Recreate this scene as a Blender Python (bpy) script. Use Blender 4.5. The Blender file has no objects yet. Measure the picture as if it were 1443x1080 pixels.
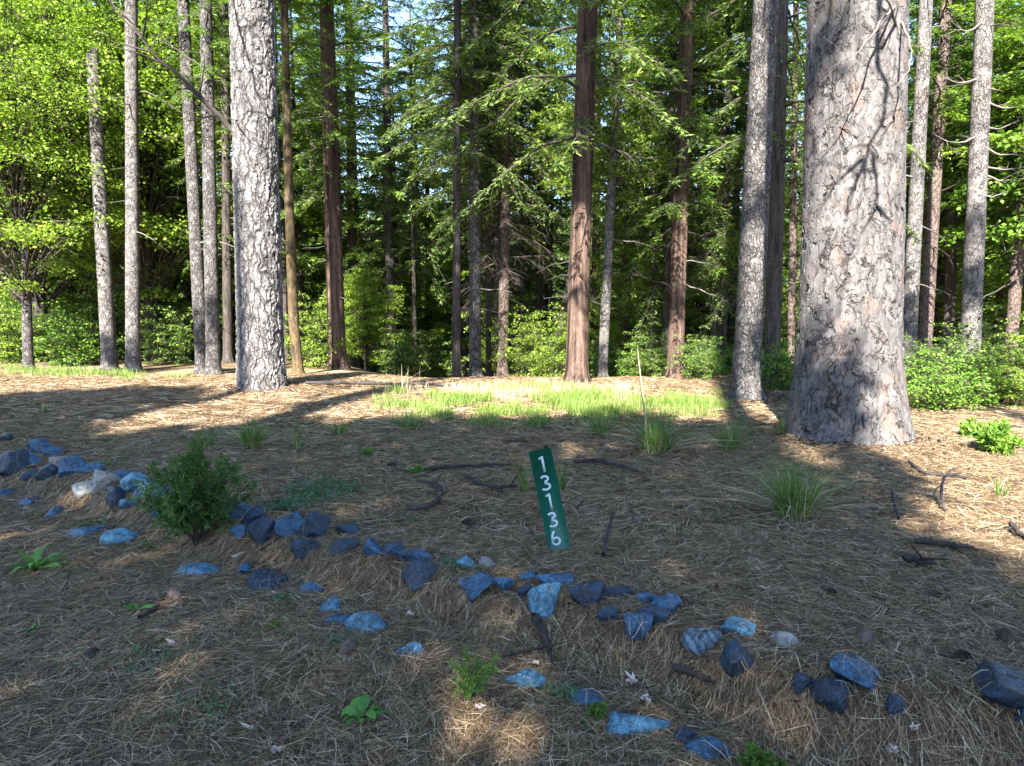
import bpy, math, random
import numpy as np
from mathutils import Vector, Matrix

rng = np.random.default_rng(7)
random.seed(7)
S = bpy.context.scene
COL = S.collection
R = math.radians

# ------------------------------------------------------------------ camera
F, CX, CY = 975.0, 721.5, 540.0
TILT, CAMH = R(6.0), 1.40
CT, ST = math.cos(TILT), math.sin(TILT)
CAM = np.array([0.0, 0.0, CAMH])
SUN_EL, SUN_AZ = R(39), R(14)          # shadows run forward and 14 degrees to the right
SUN = np.array([-math.sin(SUN_AZ) * math.cos(SUN_EL), -math.cos(SUN_AZ) * math.cos(SUN_EL), math.sin(SUN_EL)])


def ray(px, py):
    a, b = (px - CX) / F, -(py - CY) / F
    return np.array([a, CT + b * ST, -ST + b * CT])


def on(px, py, D):
    d = ray(px, py)
    return CAM + d * (D / d[1])


def topix(p):
    p = np.asarray(p, float) - CAM
    zc = p[..., 1] * CT - p[..., 2] * ST
    yc = p[..., 1] * ST + p[..., 2] * CT
    zc = np.where(zc < 0.05, 0.05, zc)
    return CX + F * p[..., 0] / zc, CY - F * yc / zc


# ------------------------------------------------------------------ noise
def _hash(i, j, k, s):
    n = (i * 374761393 + j * 668265263 + k * 2147483647 + s * 1274126177) & 0xFFFFFFFF
    n = ((n ^ (n >> 13)) * 1274126177) & 0xFFFFFFFF
    n = (n ^ (n >> 16)) & 0xFFFFFFFF
    return n.astype(np.float64) / 4294967295.0


def vnoise(x, y, z=0.0, s=0):
    x, y, z = np.broadcast_arrays(np.asarray(x, float), np.asarray(y, float), np.asarray(z, float))
    i, j, k = np.floor(x).astype(np.int64), np.floor(y).astype(np.int64), np.floor(z).astype(np.int64)
    u, v, w = x - i, y - j, z - k
    u, v, w = u * u * (3 - 2 * u), v * v * (3 - 2 * v), w * w * (3 - 2 * w)
    r = 0
    for a in (0, 1):
        for b in (0, 1):
            for c in (0, 1):
                r = r + _hash(i + a, j + b, k + c, s) * (u if a else 1 - u) * (v if b else 1 - v) * (w if c else 1 - w)
    return r * 2 - 1


def fbm(x, y, z=0.0, s=0, o=3):
    r, a = 0, 1.0
    for q in range(o):
        r = r + a * vnoise(x * 2 ** q, y * 2 ** q, z * 2 ** q, s + q)
        a *= 0.5
    return r / 1.75


def sstep(a, b, x):
    t = np.clip((x - a) / (b - a), 0, 1)
    return t * t * (3 - 2 * t)


# ------------------------------------------------------------------ terrain
WALL_PX = [(-160, 628), (0, 650), (60, 662), (130, 684), (215, 712), (330, 742), (440, 768), (520, 786), (600, 806), (690, 836),
           (800, 856), (920, 884), (1000, 916), (1060, 942), (1190, 975), (1300, 992), (1443, 995), (1700, 1010)]


def flat(px, py, z=0.0):
    d = ray(px, py)
    return CAM + d * ((z - CAMH) / d[2])


WALL = np.array([flat(*p)[:2] for p in WALL_PX])


def ground(x, y):
    x = np.asarray(x, float)
    y = np.asarray(y, float)
    w = np.interp(x, WALL[:, 0], WALL[:, 1])
    s = (y - w) * 0.86
    z = -0.16 * (1 - sstep(-0.26, 0.08, s))
    z = z - 0.06 * sstep(0.2, 1.8, -s)
    near = 1 - sstep(14, 20, y)
    z = z + (0.035 * vnoise(x * 0.7, y * 0.7, 0, 3) + 0.018 * vnoise(x * 2.3, y * 2.3, 0, 4)) * near
    z = z + 0.010 * vnoise(x * 7, y * 7, 0, 5) * (1 - sstep(6, 12, y))
    z = z + 0.09 * np.exp(-np.maximum(0, np.hypot(x - 3.60, y - 7.35) - 0.55) / 0.35) + 0.06 * np.exp(-np.maximum(0, np.hypot(x + 4.37, y - 12.05) - 0.45) / 0.4)
    y0 = 13.2 + 5.0 * sstep(2.0, 6.5, -x) + 3.0 * sstep(4.0, 8.0, x)
    q = np.maximum(0, y - y0)
    z = z - 1.9 * sstep(0, 16, q)
    z = z + 24 * sstep(70, 170, np.hypot(x, y))
    z = z + 0.25 * vnoise(x * 0.12, y * 0.12, 0, 6) * sstep(18, 30, y)
    return z


def at(px, py):
    d = ray(px, py)
    t = np.geomspace(0.8, 90, 6000)
    P = CAM[None] + d[None] * t[:, None]
    g = ground(P[:, 0], P[:, 1])
    k = np.argmax(P[:, 2] < g)
    if k == 0:
        k = len(t) - 1
    return P[k]


# ------------------------------------------------------------------ mesh builder
class MB:
    def __init__(self):
        self.v, self.f, self.m, self.n = [], [], [], 0

    def add(self, v, f, m=0):
        v = np.asarray(v, float).reshape(-1, 3)
        f = np.asarray(f, np.int64)
        self.v.append(v)
        self.f.append(f + self.n)
        self.m.append(np.full(len(f), m, np.int32))
        self.n += len(v)

    def build(self, name, mats, parent=None, smooth=False, loc=None):
        me = self.mesh(name, mats, smooth)
        return link(name, me, parent, loc)

    def mesh(self, name, mats, smooth=False):
        me = bpy.data.meshes.new(name)
        V = np.concatenate(self.v)
        me.vertices.add(len(V))
        me.vertices.foreach_set('co', V.ravel())
        cnt = np.concatenate([np.full(len(f), f.shape[1], np.int32) for f in self.f])
        idx = np.concatenate([f.ravel() for f in self.f]).astype(np.int32)
        st = np.concatenate([[0], np.cumsum(cnt)[:-1]]).astype(np.int32)
        me.loops.add(len(idx))
        me.loops.foreach_set('vertex_index', idx)
        me.polygons.add(len(cnt))
        me.polygons.foreach_set('loop_start', st)
        me.polygons.foreach_set('loop_total', cnt)
        me.polygons.foreach_set('material_index', np.concatenate(self.m))
        if smooth:
            me.polygons.foreach_set('use_smooth', np.ones(len(cnt), bool))
        me.update(calc_edges=True)
        me.validate()
        for m in (mats if isinstance(mats, (list, tuple)) else [mats]):
            me.materials.append(m)
        return me


def link(name, data, parent=None, loc=None):
    o = bpy.data.objects.new(name, data)
    COL.objects.link(o)
    if parent is not None:
        o.parent = parent
    if loc is not None:
        o.location = [float(c) for c in loc]
    return o


def tag(o, label=None, cat=None, group=None, kind=None):
    if label:
        o['label'] = label
    if cat:
        o['category'] = cat
    if group:
        o['group'] = group
    if kind:
        o['kind'] = kind
    return o


def empty(name, loc, rz=0.0):
    o = link(name, None, None, loc)
    o.empty_display_size = 0.2
    o.rotation_euler = (0, 0, rz)
    return o


def unit(a):
    return a / np.maximum(np.linalg.norm(a, axis=-1, keepdims=True), 1e-9)


def kites(mb, c, d, nrm, L, W, m=0, fold=0.0):
    """leaf quads: base at c, pointing along d, flat side nrm"""
    d = unit(d)
    s = unit(np.cross(d, nrm))
    n = np.cross(s, d)
    L = np.broadcast_to(np.asarray(L, float), (len(c),))[:, None]
    W = np.broadcast_to(np.asarray(W, float), (len(c),))[:, None]
    mid = c + d * L * 0.45
    v = np.stack([c, mid + s * W * 0.5 + n * W * fold, c + d * L, mid - s * W * 0.5 + n * W * fold], 1)
    f = np.arange(len(c) * 4).reshape(-1, 4)
    mb.add(v, f, m)


def ribbons(mb, P, W, side, m=0):
    """P (n,k,3) paths, W (n,k) widths, side (n,3)"""
    n, k, _ = P.shape
    sd = unit(side)[:, None, :]
    v = np.stack([P - sd * W[..., None] * 0.5, P + sd * W[..., None] * 0.5], 2)
    b = np.arange(n)[:, None] * (2 * k) + np.arange(k - 1)[None] * 2
    f = np.stack([b, b + 1, b + 3, b + 2], -1).reshape(-1, 4)
    mb.add(v.reshape(-1, 3), f, m)


def tubes(mb, P, Rr, k=5, m=0, cap=False):
    """P (n,s,3), Rr (n,s)"""
    P = np.asarray(P, float)
    Rr = np.asarray(Rr, float)
    n, s, _ = P.shape
    T = np.gradient(P, axis=1)
    T = unit(T)
    ref = np.where(np.abs(T[:, :1, 2:3]) > 0.8, np.array([1.0, 0, 0]), np.array([0, 0, 1.0]))
    ref = np.broadcast_to(ref, T.shape)
    A = unit(np.cross(T, ref))
    B = np.cross(T, A)
    th = np.arange(k) * 2 * math.pi / k
    v = P[:, :, None] + Rr[..., None, None] * (A[:, :, None] * np.cos(th)[:, None] + B[:, :, None] * np.sin(th)[:, None])
    base = (np.arange(n)[:, None, None] * s + np.arange(s - 1)[None, :, None]) * k
    j = np.arange(k)[None, None]
    j2 = (j + 1) % k
    f = np.stack([base + j, base + j2, base + k + j2, base + k + j], -1).reshape(-1, 4)
    if cap:
        ends = v[:, -1].mean(1)
        vv = np.concatenate([v.reshape(-1, 3), ends])
        b = (np.arange(n)[:, None] * s + s - 1) * k
        jj = np.arange(k)[None]
        tri = np.stack([b + jj, b + (jj + 1) % k, np.broadcast_to(n * s * k + np.arange(n)[:, None], (n, k))], -1).reshape(-1, 3)
        mb.add(vv, f, m)
        mb.f.append(tri + mb.n - len(vv))
        mb.m.append(np.full(len(tri), m, np.int32))
    else:
        mb.add(v.reshape(-1, 3), f, m)


# ------------------------------------------------------------------ materials
def newmat(name):
    m = bpy.data.materials.new(name)
    m.use_nodes = True
    nt = m.node_tree
    nt.nodes.clear()
    return m, nt


class NT:
    def __init__(self, nt):
        self.t = nt

    def n(self, typ, ins=None, **kw):
        nd = self.t.nodes.new(typ)
        for k, v in kw.items():
            setattr(nd, k, v)
        for k, v in (ins or {}).items():
            s = nd.inputs[k]
            if hasattr(v, 'is_output') or isinstance(v, bpy.types.NodeSocket):
                self.t.links.new(v, s)
            else:
                s.default_value = v
        return nd

    def ramp(self, fac, stops, interp='LINEAR'):
        nd = self.t.nodes.new('ShaderNodeValToRGB')
        nd.color_ramp.interpolation = interp
        els = nd.color_ramp.elements
        while len(els) < len(stops):
            els.new(0.5)
        for e, (p, c) in zip(els, stops):
            e.position = p
            e.color = (*c, 1) if len(c) == 3 else c
        self.t.links.new(fac, nd.inputs['Fac'])
        return nd.outputs['Color']

    def noise(self, vec, scale, detail=3, rough=0.55, dist=0.0):
        nd = self.n('ShaderNodeTexNoise', {'Scale': scale, 'Detail': detail, 'Roughness': rough, 'Distortion': dist})
        self.t.links.new(vec, nd.inputs['Vector'])
        return nd.outputs[0]

    def map(self, vec, scale=(1, 1, 1), rot=(0, 0, 0)):
        nd = self.n('ShaderNodeMapping', {'Scale': scale, 'Rotation': rot})
        self.t.links.new(vec, nd.inputs['Vector'])
        return nd.outputs[0]

    def math(self, op, a, b=None):
        nd = self.t.nodes.new('ShaderNodeMath')
        nd.operation = op
        for i, v in enumerate((a, b)):
            if v is None:
                continue
            if isinstance(v, (int, float)):
                nd.inputs[i].default_value = v
            else:
                self.t.links.new(v, nd.inputs[i])
        return nd.outputs[0]

    def mix(self, fac, a, b, blend='MIX'):
        nd = self.t.nodes.new('ShaderNodeMix')
        nd.data_type = 'RGBA'
        nd.blend_type = blend
        for s, v in ((nd.inputs[0], fac), (nd.inputs[6], a), (nd.inputs[7], b)):
            if isinstance(v, bpy.types.NodeSocket):
                self.t.links.new(v, s)
            elif isinstance(v, (int, float)):
                s.default_value = v
            else:
                s.default_value = (*v, 1)
        return nd.outputs[2]

    def out(self, shader, disp=None):
        o = self.t.nodes.new('ShaderNodeOutputMaterial')
        self.t.links.new(shader, o.inputs['Surface'])
        if disp is not None:
            self.t.links.new(disp, o.inputs['Displacement'])


def principled(g, col, rough=0.8, bump=None, spec=0.3):
    p = g.n('ShaderNodeBsdfPrincipled', {'Roughness': rough, 'Specular IOR Level': spec})
    if isinstance(col, bpy.types.NodeSocket):
        g.t.links.new(col, p.inputs['Base Color'])
    else:
        p.inputs['Base Color'].default_value = (*col, 1)
    if bump is not None:
        g.t.links.new(bump, p.inputs['Normal'])
    return p.outputs[0]


def bumpn(g, h, strength=0.5, dist=0.02):
    b = g.n('ShaderNodeBump', {'Strength': strength, 'Distance': dist})
    g.t.links.new(h, b.inputs['Height'])
    return b.outputs[0]


def leaf_mat(name, cols, trans=0.35, rough=0.55, clump=1.3, spec=0.35):
    m, nt = newmat(name)
    g = NT(nt)
    geo = g.n('ShaderNodeNewGeometry')
    tc = g.n('ShaderNodeTexCoord')
    nz = g.noise(tc.outputs['Object'], clump, 2)
    f = g.math('ADD', g.math('MULTIPLY', geo.outputs['Random Per Island'], 0.6), g.math('MULTIPLY', nz, 0.45))
    n = len(cols)
    c = g.ramp(f, [(0.08 + 0.84 * i / (n - 1), k) for i, k in enumerate(cols)])
    p = principled(g, c, rough, None, spec)
    t = g.n('ShaderNodeBsdfTranslucent')
    nt.links.new(g.mix(0.5, c, (0.85, 1.0, 0.25), 'MULTIPLY'), t.inputs['Color'])
    t2 = g.mix(0.0, c, c)
    mx = g.n('ShaderNodeMixShader', {'Fac': trans})
    nt.links.new(p, mx.inputs[1])
    nt.links.new(t.outputs[0], mx.inputs[2])
    nt.nodes.remove(t2.node)
    g.out(mx.outputs[0])
    return m


def solid(name, ca, cb, scale=8, rough=0.85, bump=0.4, stretch=(1, 1, 1), spec=0.25, dist=0.01):
    m, nt = newmat(name)
    g = NT(nt)
    tc = g.n('ShaderNodeTexCoord')
    v = g.map(tc.outputs['Object'], stretch)
    nz = g.noise(v, scale, 5, 0.65)
    c = g.ramp(nz, [(0.3, ca), (0.7, cb)])
    g.out(principled(g, c, rough, bumpn(g, nz, bump, dist), spec))
    return m


def island_mat(name, cols, rough=0.8, spec=0.2, pos=None):
    m, nt = newmat(name)
    g = NT(nt)
    geo = g.n('ShaderNodeNewGeometry')
    n = len(cols)
    c = g.ramp(geo.outputs['Random Per Island'], [((pos[i] if pos else i / (n - 1)), k) for i, k in enumerate(cols)])
    g.out(principled(g, c, rough, None, spec))
    return m


def bark_plate(name, light, mid, warm, dark, sc=7.0, zs=0.45, crack=(0.0, 0.10), depth=0.02, intermit=0.5, warmth=0.45, displace=True, fine_gate=0.52, crisp=0):
    """plated pine bark: irregular plates divided by broken cracks"""
    m, nt = newmat(name)
    g = NT(nt)
    tc = g.n('ShaderNodeTexCoord')
    co = tc.outputs['Object']
    wob = g.n('ShaderNodeTexNoise', {'Scale': 5.0, 'Detail': 3.0})
    nt.links.new(co, wob.inputs['Vector'])
    off = g.n('ShaderNodeVectorMath', operation='SUBTRACT')
    nt.links.new(wob.outputs['Color'], off.inputs[0])
    off.inputs[1].default_value = (0.5, 0.5, 0.5)
    sc_ = g.n('ShaderNodeVectorMath', operation='SCALE')
    nt.links.new(off.outputs[0], sc_.inputs[0])
    sc_.inputs['Scale'].default_value = 0.22
    ad = g.n('ShaderNodeVectorMath', operation='ADD')
    nt.links.new(co, ad.inputs[0])
    nt.links.new(sc_.outputs[0], ad.inputs[1])
    v = g.map(ad.outputs[0], (1, 1, zs))
    vo = g.n('ShaderNodeTexVoronoi', {'Scale': sc}, feature='DISTANCE_TO_EDGE')
    nt.links.new(v, vo.inputs['Vector'])
    vo2 = g.n('ShaderNodeTexVoronoi', {'Scale': sc * 2.6}, feature='DISTANCE_TO_EDGE')
    nt.links.new(v, vo2.inputs['Vector'])
    vc = g.n('ShaderNodeTexVoronoi', {'Scale': sc})
    nt.links.new(v, vc.inputs['Vector'])
    inter = g.noise(co, 6.0, 3, 0.6)
    e1 = g.n('ShaderNodeMapRange', {'From Min': crack[0], 'From Max': crack[1]})
    nt.links.new(vo.outputs['Distance'], e1.inputs['Value'])
    e2 = g.n('ShaderNodeMapRange', {'From Min': 0.0, 'From Max': crack[1] * 0.9})
    nt.links.new(vo2.outputs['Distance'], e2.inputs['Value'])
    gate = g.n('ShaderNodeMapRange', {'From Min': intermit - 0.06, 'From Max': intermit + 0.06})
    nt.links.new(inter, gate.inputs['Value'])
    gate2 = g.n('ShaderNodeMapRange', {'From Min': fine_gate, 'From Max': fine_gate + 0.07})
    nt.links.new(g.noise(co, 9.0, 2), gate2.inputs['Value'])
    p1 = g.math('MAXIMUM', e1.outputs[0], gate.outputs[0])
    p2 = g.math('MAXIMUM', e2.outputs[0], gate2.outputs[0])
    plate = g.math('MULTIPLY', p1, g.math('ADD', g.math('MULTIPLY', p2, 0.6), 0.4))
    fine = g.noise(g.map(co, (1, 1, 0.6)), 38.0, 5, 0.7)
    big = g.noise(co, 1.7, 3, 0.6)
    patch = g.noise(g.map(co, (1, 1, 0.7)), 4.5, 3, 0.6)
    flake = g.n('ShaderNodeTexVoronoi', {'Scale': sc * 3.2})
    nt.links.new(v, flake.inputs['Vector'])
    fsep = g.n('ShaderNodeSeparateColor')
    nt.links.new(flake.outputs['Color'], fsep.inputs[0])
    strk = g.noise(g.map(co, (1, 1, 0.22)), 26.0, 4, 0.7)
    tone = g.math('ADD', g.math('ADD', g.math('MULTIPLY', fine, 0.45), g.math('MULTIPLY', strk, 0.32)), g.math('MULTIPLY', fsep.outputs[0], 0.23))
    col = g.ramp(tone, [(0.28, tuple(q * 0.55 for q in mid)), (0.45, mid), (0.66, light)])
    wf = g.n('ShaderNodeMapRange', {'From Min': 0.60 - 0.14 * warmth, 'From Max': 0.72, 'To Max': 0.75})
    nt.links.new(patch, wf.inputs['Value'])
    col = g.mix(wf.outputs[0], col, warm)
    hue = g.math('MULTIPLY', vc.outputs['Distance'], 0.0)
    col = g.mix(g.math('MULTIPLY', g.math('SUBTRACT', 1.0, big), 0.3 if crisp else 0.55), col, mid)
    col = g.mix(g.math('SUBTRACT', 1.0, plate), col, dark)
    nt.nodes.remove(hue.node)
    h = g.math('ADD', g.math('MULTIPLY', plate, 0.8), g.math('ADD', g.math('ADD', g.math('MULTIPLY', fine, 0.3), g.math('MULTIPLY', g.math('ADD', strk, fsep.outputs[0]), 0.22)), g.math('MULTIPLY', patch, 0.3)))
    sh = principled(g, col, 0.9, None if displace else bumpn(g, h, 0.9, depth), 0.15)
    if displace:
        d = g.n('ShaderNodeDisplacement', {'Midlevel': 0.9, 'Scale': depth})
        nt.links.new(h, d.inputs['Height'])
        g.out(sh, d.outputs[0])
        m.displacement_method = 'BOTH'
    else:
        g.out(sh)
    return m


def bark_fibre(name, light, mid, dark, sc=22.0, zs=0.09, depth=0.02, bands=0.0):
    """fibrous bark: long vertical ridges"""
    m, nt = newmat(name)
    g = NT(nt)
    tc = g.n('ShaderNodeTexCoord')
    co = tc.outputs['Object']
    a = g.noise(g.map(co, (1, 1, zs)), sc, 5, 0.65, 0.6)
    b = g.noise(g.map(co, (1, 1, 0.35)), sc * 2.2, 4, 0.7)
    big = g.noise(co, 1.1, 3, 0.6)
    f = g.math('ADD', g.math('MULTIPLY', a, 0.65), g.math('MULTIPLY', b, 0.35))
    c = g.ramp(f, [(0.36, dark), (0.5, mid), (0.62, light)])
    c = g.mix(g.math('MULTIPLY', big, 0.4), c, mid)
    fur = g.noise(g.map(co, (1, 1, zs * 0.8)), sc * 0.45, 3, 0.5, 0.8)
    fm = g.n('ShaderNodeMapRange', {'From Min': 0.36, 'From Max': 0.47, 'To Min': 0.85, 'To Max': 0.0})
    nt.links.new(fur, fm.inputs['Value'])
    c = g.mix(fm.outputs[0], c, dark)
    f = g.math('ADD', f, g.math('MULTIPLY', fur, 0.8))
    g.out(principled(g, c, 0.9, bumpn(g, f, 1.0, depth), 0.12))
    return m


M = {}
M['bark_big'] = bark_plate('ponderosa_bark', (0.165, 0.154, 0.149), (0.088, 0.081, 0.078), (0.15, 0.095, 0.07), (0.009, 0.008, 0.008),
                           sc=6.5, zs=0.38, crack=(0.0, 0.06), depth=0.026, intermit=0.44, warmth=0.45, fine_gate=0.465, crisp=1)
M['bark_ridge'] = bark_plate('furrowed_bark', (0.31, 0.295, 0.285), (0.21, 0.197, 0.19), (0.24, 0.19, 0.165), (0.028, 0.025, 0.025),
                             sc=10, zs=0.19, crack=(0.0, 0.2), depth=0.032, intermit=0.64, warmth=0.1)
M['bark_grey'] = bark_plate('grey_fir_bark', (0.245, 0.228, 0.218), (0.145, 0.134, 0.126), (0.165, 0.125, 0.10), (0.024, 0.022, 0.022),
                            sc=24, zs=0.25, crack=(0.0, 0.16), depth=0.035, intermit=0.56, warmth=0.2, displace=False)
M['bark_pale'] = bark_plate('pale_bark', (0.255, 0.235, 0.22), (0.165, 0.152, 0.143), (0.20, 0.15, 0.12), (0.03, 0.027, 0.025),
                            sc=22, zs=0.35, crack=(0.0, 0.14), depth=0.03, intermit=0.50, warmth=0.35, displace=False)
M['bark_pink'] = bark_plate('pinkish_bark', (0.23, 0.175, 0.15), (0.145, 0.108, 0.092), (0.19, 0.12, 0.09), (0.03, 0.022, 0.02),
                            sc=22, zs=0.3, crack=(0.0, 0.16), depth=0.012, intermit=0.60, warmth=0.5, displace=False)
M['bark_red'] = bark_fibre('cedar_bark', (0.18, 0.122, 0.096), (0.085, 0.055, 0.042), (0.012, 0.009, 0.008), sc=12, zs=0.06, depth=0.06)
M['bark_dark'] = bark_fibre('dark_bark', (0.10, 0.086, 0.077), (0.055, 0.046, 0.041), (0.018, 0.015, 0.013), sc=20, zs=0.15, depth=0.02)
M['bark_lichen'] = bark_fibre('lichen_bark', (0.19, 0.12, 0.035), (0.08, 0.06, 0.036), (0.02, 0.018, 0.015), sc=18, zs=0.3, depth=0.02)
M['wood'] = solid('twig_wood', (0.03, 0.024, 0.02), (0.075, 0.062, 0.052), 30, 0.9, 0.3)
M['deadwood'] = solid('dead_twig_wood', (0.09, 0.075, 0.065), (0.19, 0.165, 0.15), 30, 0.9, 0.3)
M['cedar'] = leaf_mat('cedar_foliage', [(0.035, 0.08, 0.015), (0.10, 0.19, 0.028), (0.26, 0.38, 0.052)], 0.42, clump=0.9)
M['fir'] = leaf_mat('fir_foliage', [(0.035, 0.07, 0.022), (0.10, 0.17, 0.036), (0.25, 0.34, 0.065)], 0.38, clump=0.9)
M['lime'] = leaf_mat('lime_foliage', [(0.09, 0.165, 0.018), (0.19, 0.30, 0.03), (0.34, 0.44, 0.065)], 0.48, clump=0.8)
M['leafy'] = leaf_mat('shrub_foliage', [(0.06, 0.13, 0.016), (0.11, 0.22, 0.024), (0.20, 0.33, 0.04)], 0.35, clump=2.0)
M['sapling'] = leaf_mat('sapling_foliage', [(0.025, 0.065, 0.018), (0.055, 0.13, 0.026), (0.13, 0.22, 0.035)], 0.35, clump=5)
M['sprig'] = leaf_mat('sprig_foliage', [(0.04, 0.10, 0.03), (0.09, 0.18, 0.03), (0.22, 0.32, 0.04)], 0.35, clump=9)
M['weed'] = leaf_mat('weed_foliage', [(0.045, 0.13, 0.02), (0.07, 0.2, 0.03), (0.11, 0.27, 0.045)], 0.3, clump=9)
M['cover'] = leaf_mat('ground_cover_foliage', [(0.05, 0.10, 0.055), (0.07, 0.15, 0.075), (0.10, 0.20, 0.07)], 0.3, clump=2)
M['grass'] = leaf_mat('grass_blades', [(0.075, 0.15, 0.022), (0.14, 0.225, 0.035), (0.27, 0.31, 0.10)], 0.35, clump=1.2)
M['tuft'] = leaf_mat('tuft_blades', [(0.035, 0.095, 0.014), (0.075, 0.17, 0.025), (0.19, 0.27, 0.06)], 0.35, clump=4)
M['drygrass'] = island_mat('dry_grass_blades', [(0.30, 0.24, 0.13), (0.45, 0.37, 0.22), (0.5, 0.45, 0.32)], 0.8)
M['needles'] = island_mat('pine_needle_litter', [(0.018, 0.012, 0.006), (0.075, 0.047, 0.024), (0.165, 0.107, 0.056), (0.29, 0.198, 0.110), (0.45, 0.335, 0.205), (0.64, 0.53, 0.38)], 0.65, 0.3, (0, 0.22, 0.48, 0.78, 0.94, 1.0))
M['litter'] = island_mat('bark_chips', [(0.012, 0.009, 0.008), (0.04, 0.028, 0.022), (0.10, 0.065, 0.05), (0.22, 0.17, 0.14)], 0.85)
M['cone'] = solid('pine_cone_scales', (0.06, 0.045, 0.04), (0.22, 0.17, 0.15), 40, 0.85, 0.2)
M['dryleaf'] = solid('dry_oak_leaf', (0.42, 0.34, 0.29), (0.62, 0.54, 0.50), 30, 0.8, 0.3)
M['stick'] = solid('weathered_stick', (0.018, 0.015, 0.016), (0.06, 0.05, 0.05), 25, 0.9, 0.6, (1, 1, 1))
M['char'] = solid('dark_rotten_wood', (0.015, 0.012, 0.012), (0.06, 0.045, 0.04), 25, 0.95, 0.8)
M['sign_green'] = solid('sign_green_paint', (0.003, 0.092, 0.062), (0.004, 0.102, 0.069), 6, 0.42, 0.02, spec=0.5)
M['sign_white'] = solid('sign_white_vinyl', (0.46, 0.56, 0.59), (0.52, 0.62, 0.65), 12, 0.5, 0.02)
M['post_dark'] = solid('dark_post_metal', (0.02, 0.02, 0.02), (0.05, 0.045, 0.04), 20, 0.7, 0.3)


def rock_mat(name, a, b, speck, sc=1.0, gloss=0.38, bands=False):
    m, nt = newmat(name)
    g = NT(nt)
    tc = g.n('ShaderNodeTexCoord')
    co = tc.outputs['Object']
    inf = g.n('ShaderNodeObjectInfo')
    ofs = g.n('ShaderNodeVectorMath', operation='ADD')
    nt.links.new(co, ofs.inputs[0])
    sh = g.n('ShaderNodeCombineXYZ')
    nt.links.new(g.math('MULTIPLY', inf.outputs['Random'], 31.0), sh.inputs[0])
    nt.links.new(g.math('MULTIPLY', inf.outputs['Random'], 17.0), sh.inputs[1])
    nt.links.new(sh.outputs[0], ofs.inputs[1])
    v = ofs.outputs[0]
    n1 = g.noise(v, 9 * sc, 5, 0.65)
    n2 = g.noise(v, 85 * sc, 6, 0.8)
    n3 = g.noise(v, 22 * sc, 5, 0.7, 0.5)
    c = g.ramp(n1, [(0.34, a), (0.66, b)])
    if bands:
        w = g.n('ShaderNodeTexWave', {'Scale': 9.0, 'Distortion': 5.0, 'Detail': 3.0})
        nt.links.new(g.map(v, (1, 1, 1.6), (0.5, 0.5, 0.3)), w.inputs['Vector'])
        c = g.mix(g.math('MULTIPLY', w.outputs['Fac'], 0.55), c, speck)
    k = g.n('ShaderNodeMapRange', {'From Min': 0.50, 'From Max': 0.70, 'To Max': 0.8})
    nt.links.new(n2, k.inputs['Value'])
    c = g.mix(k.outputs[0], c, speck)
    dk = g.n('ShaderNodeMapRange', {'From Min': 0.38, 'From Max': 0.52, 'To Min': 0.85, 'To Max': 0.0})
    nt.links.new(n3, dk.inputs['Value'])
    c = g.mix(dk.outputs[0], c, tuple(q * 0.35 for q in a))
    h = g.math('ADD', g.math('MULTIPLY', n3, 0.7), g.math('MULTIPLY', n2, 0.25))
    g.out(principled(g, c, gloss, bumpn(g, h, 1.0, 0.022), 0.55))
    return m


M['rock_blue'] = rock_mat('shade_blue_rock', (0.005, 0.026, 0.060), (0.019, 0.088, 0.175), (0.11, 0.33, 0.52))  # blue-grey stone; this blue and the next two include skylit shade's tint
M['rock_dark'] = rock_mat('dark_blue_rock', (0.003, 0.007, 0.014), (0.008, 0.029, 0.062), (0.04, 0.14, 0.26))
M['rock_light'] = rock_mat('pale_blue_rock', (0.018, 0.095, 0.155), (0.065, 0.215, 0.32), (0.34, 0.60, 0.74))
M['rock_band'] = rock_mat('banded_rock', (0.015, 0.035, 0.055), (0.045, 0.09, 0.14), (0.25, 0.34, 0.40), bands=True)
M['rock_grey'] = rock_mat('warm_grey_rock', (0.17, 0.165, 0.15), (0.33, 0.33, 0.30), (0.5, 0.5, 0.46))
M['rock_brown'] = rock_mat('brown_grey_rock', (0.13, 0.11, 0.10), (0.24, 0.20, 0.19), (0.36, 0.33, 0.32))


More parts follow.
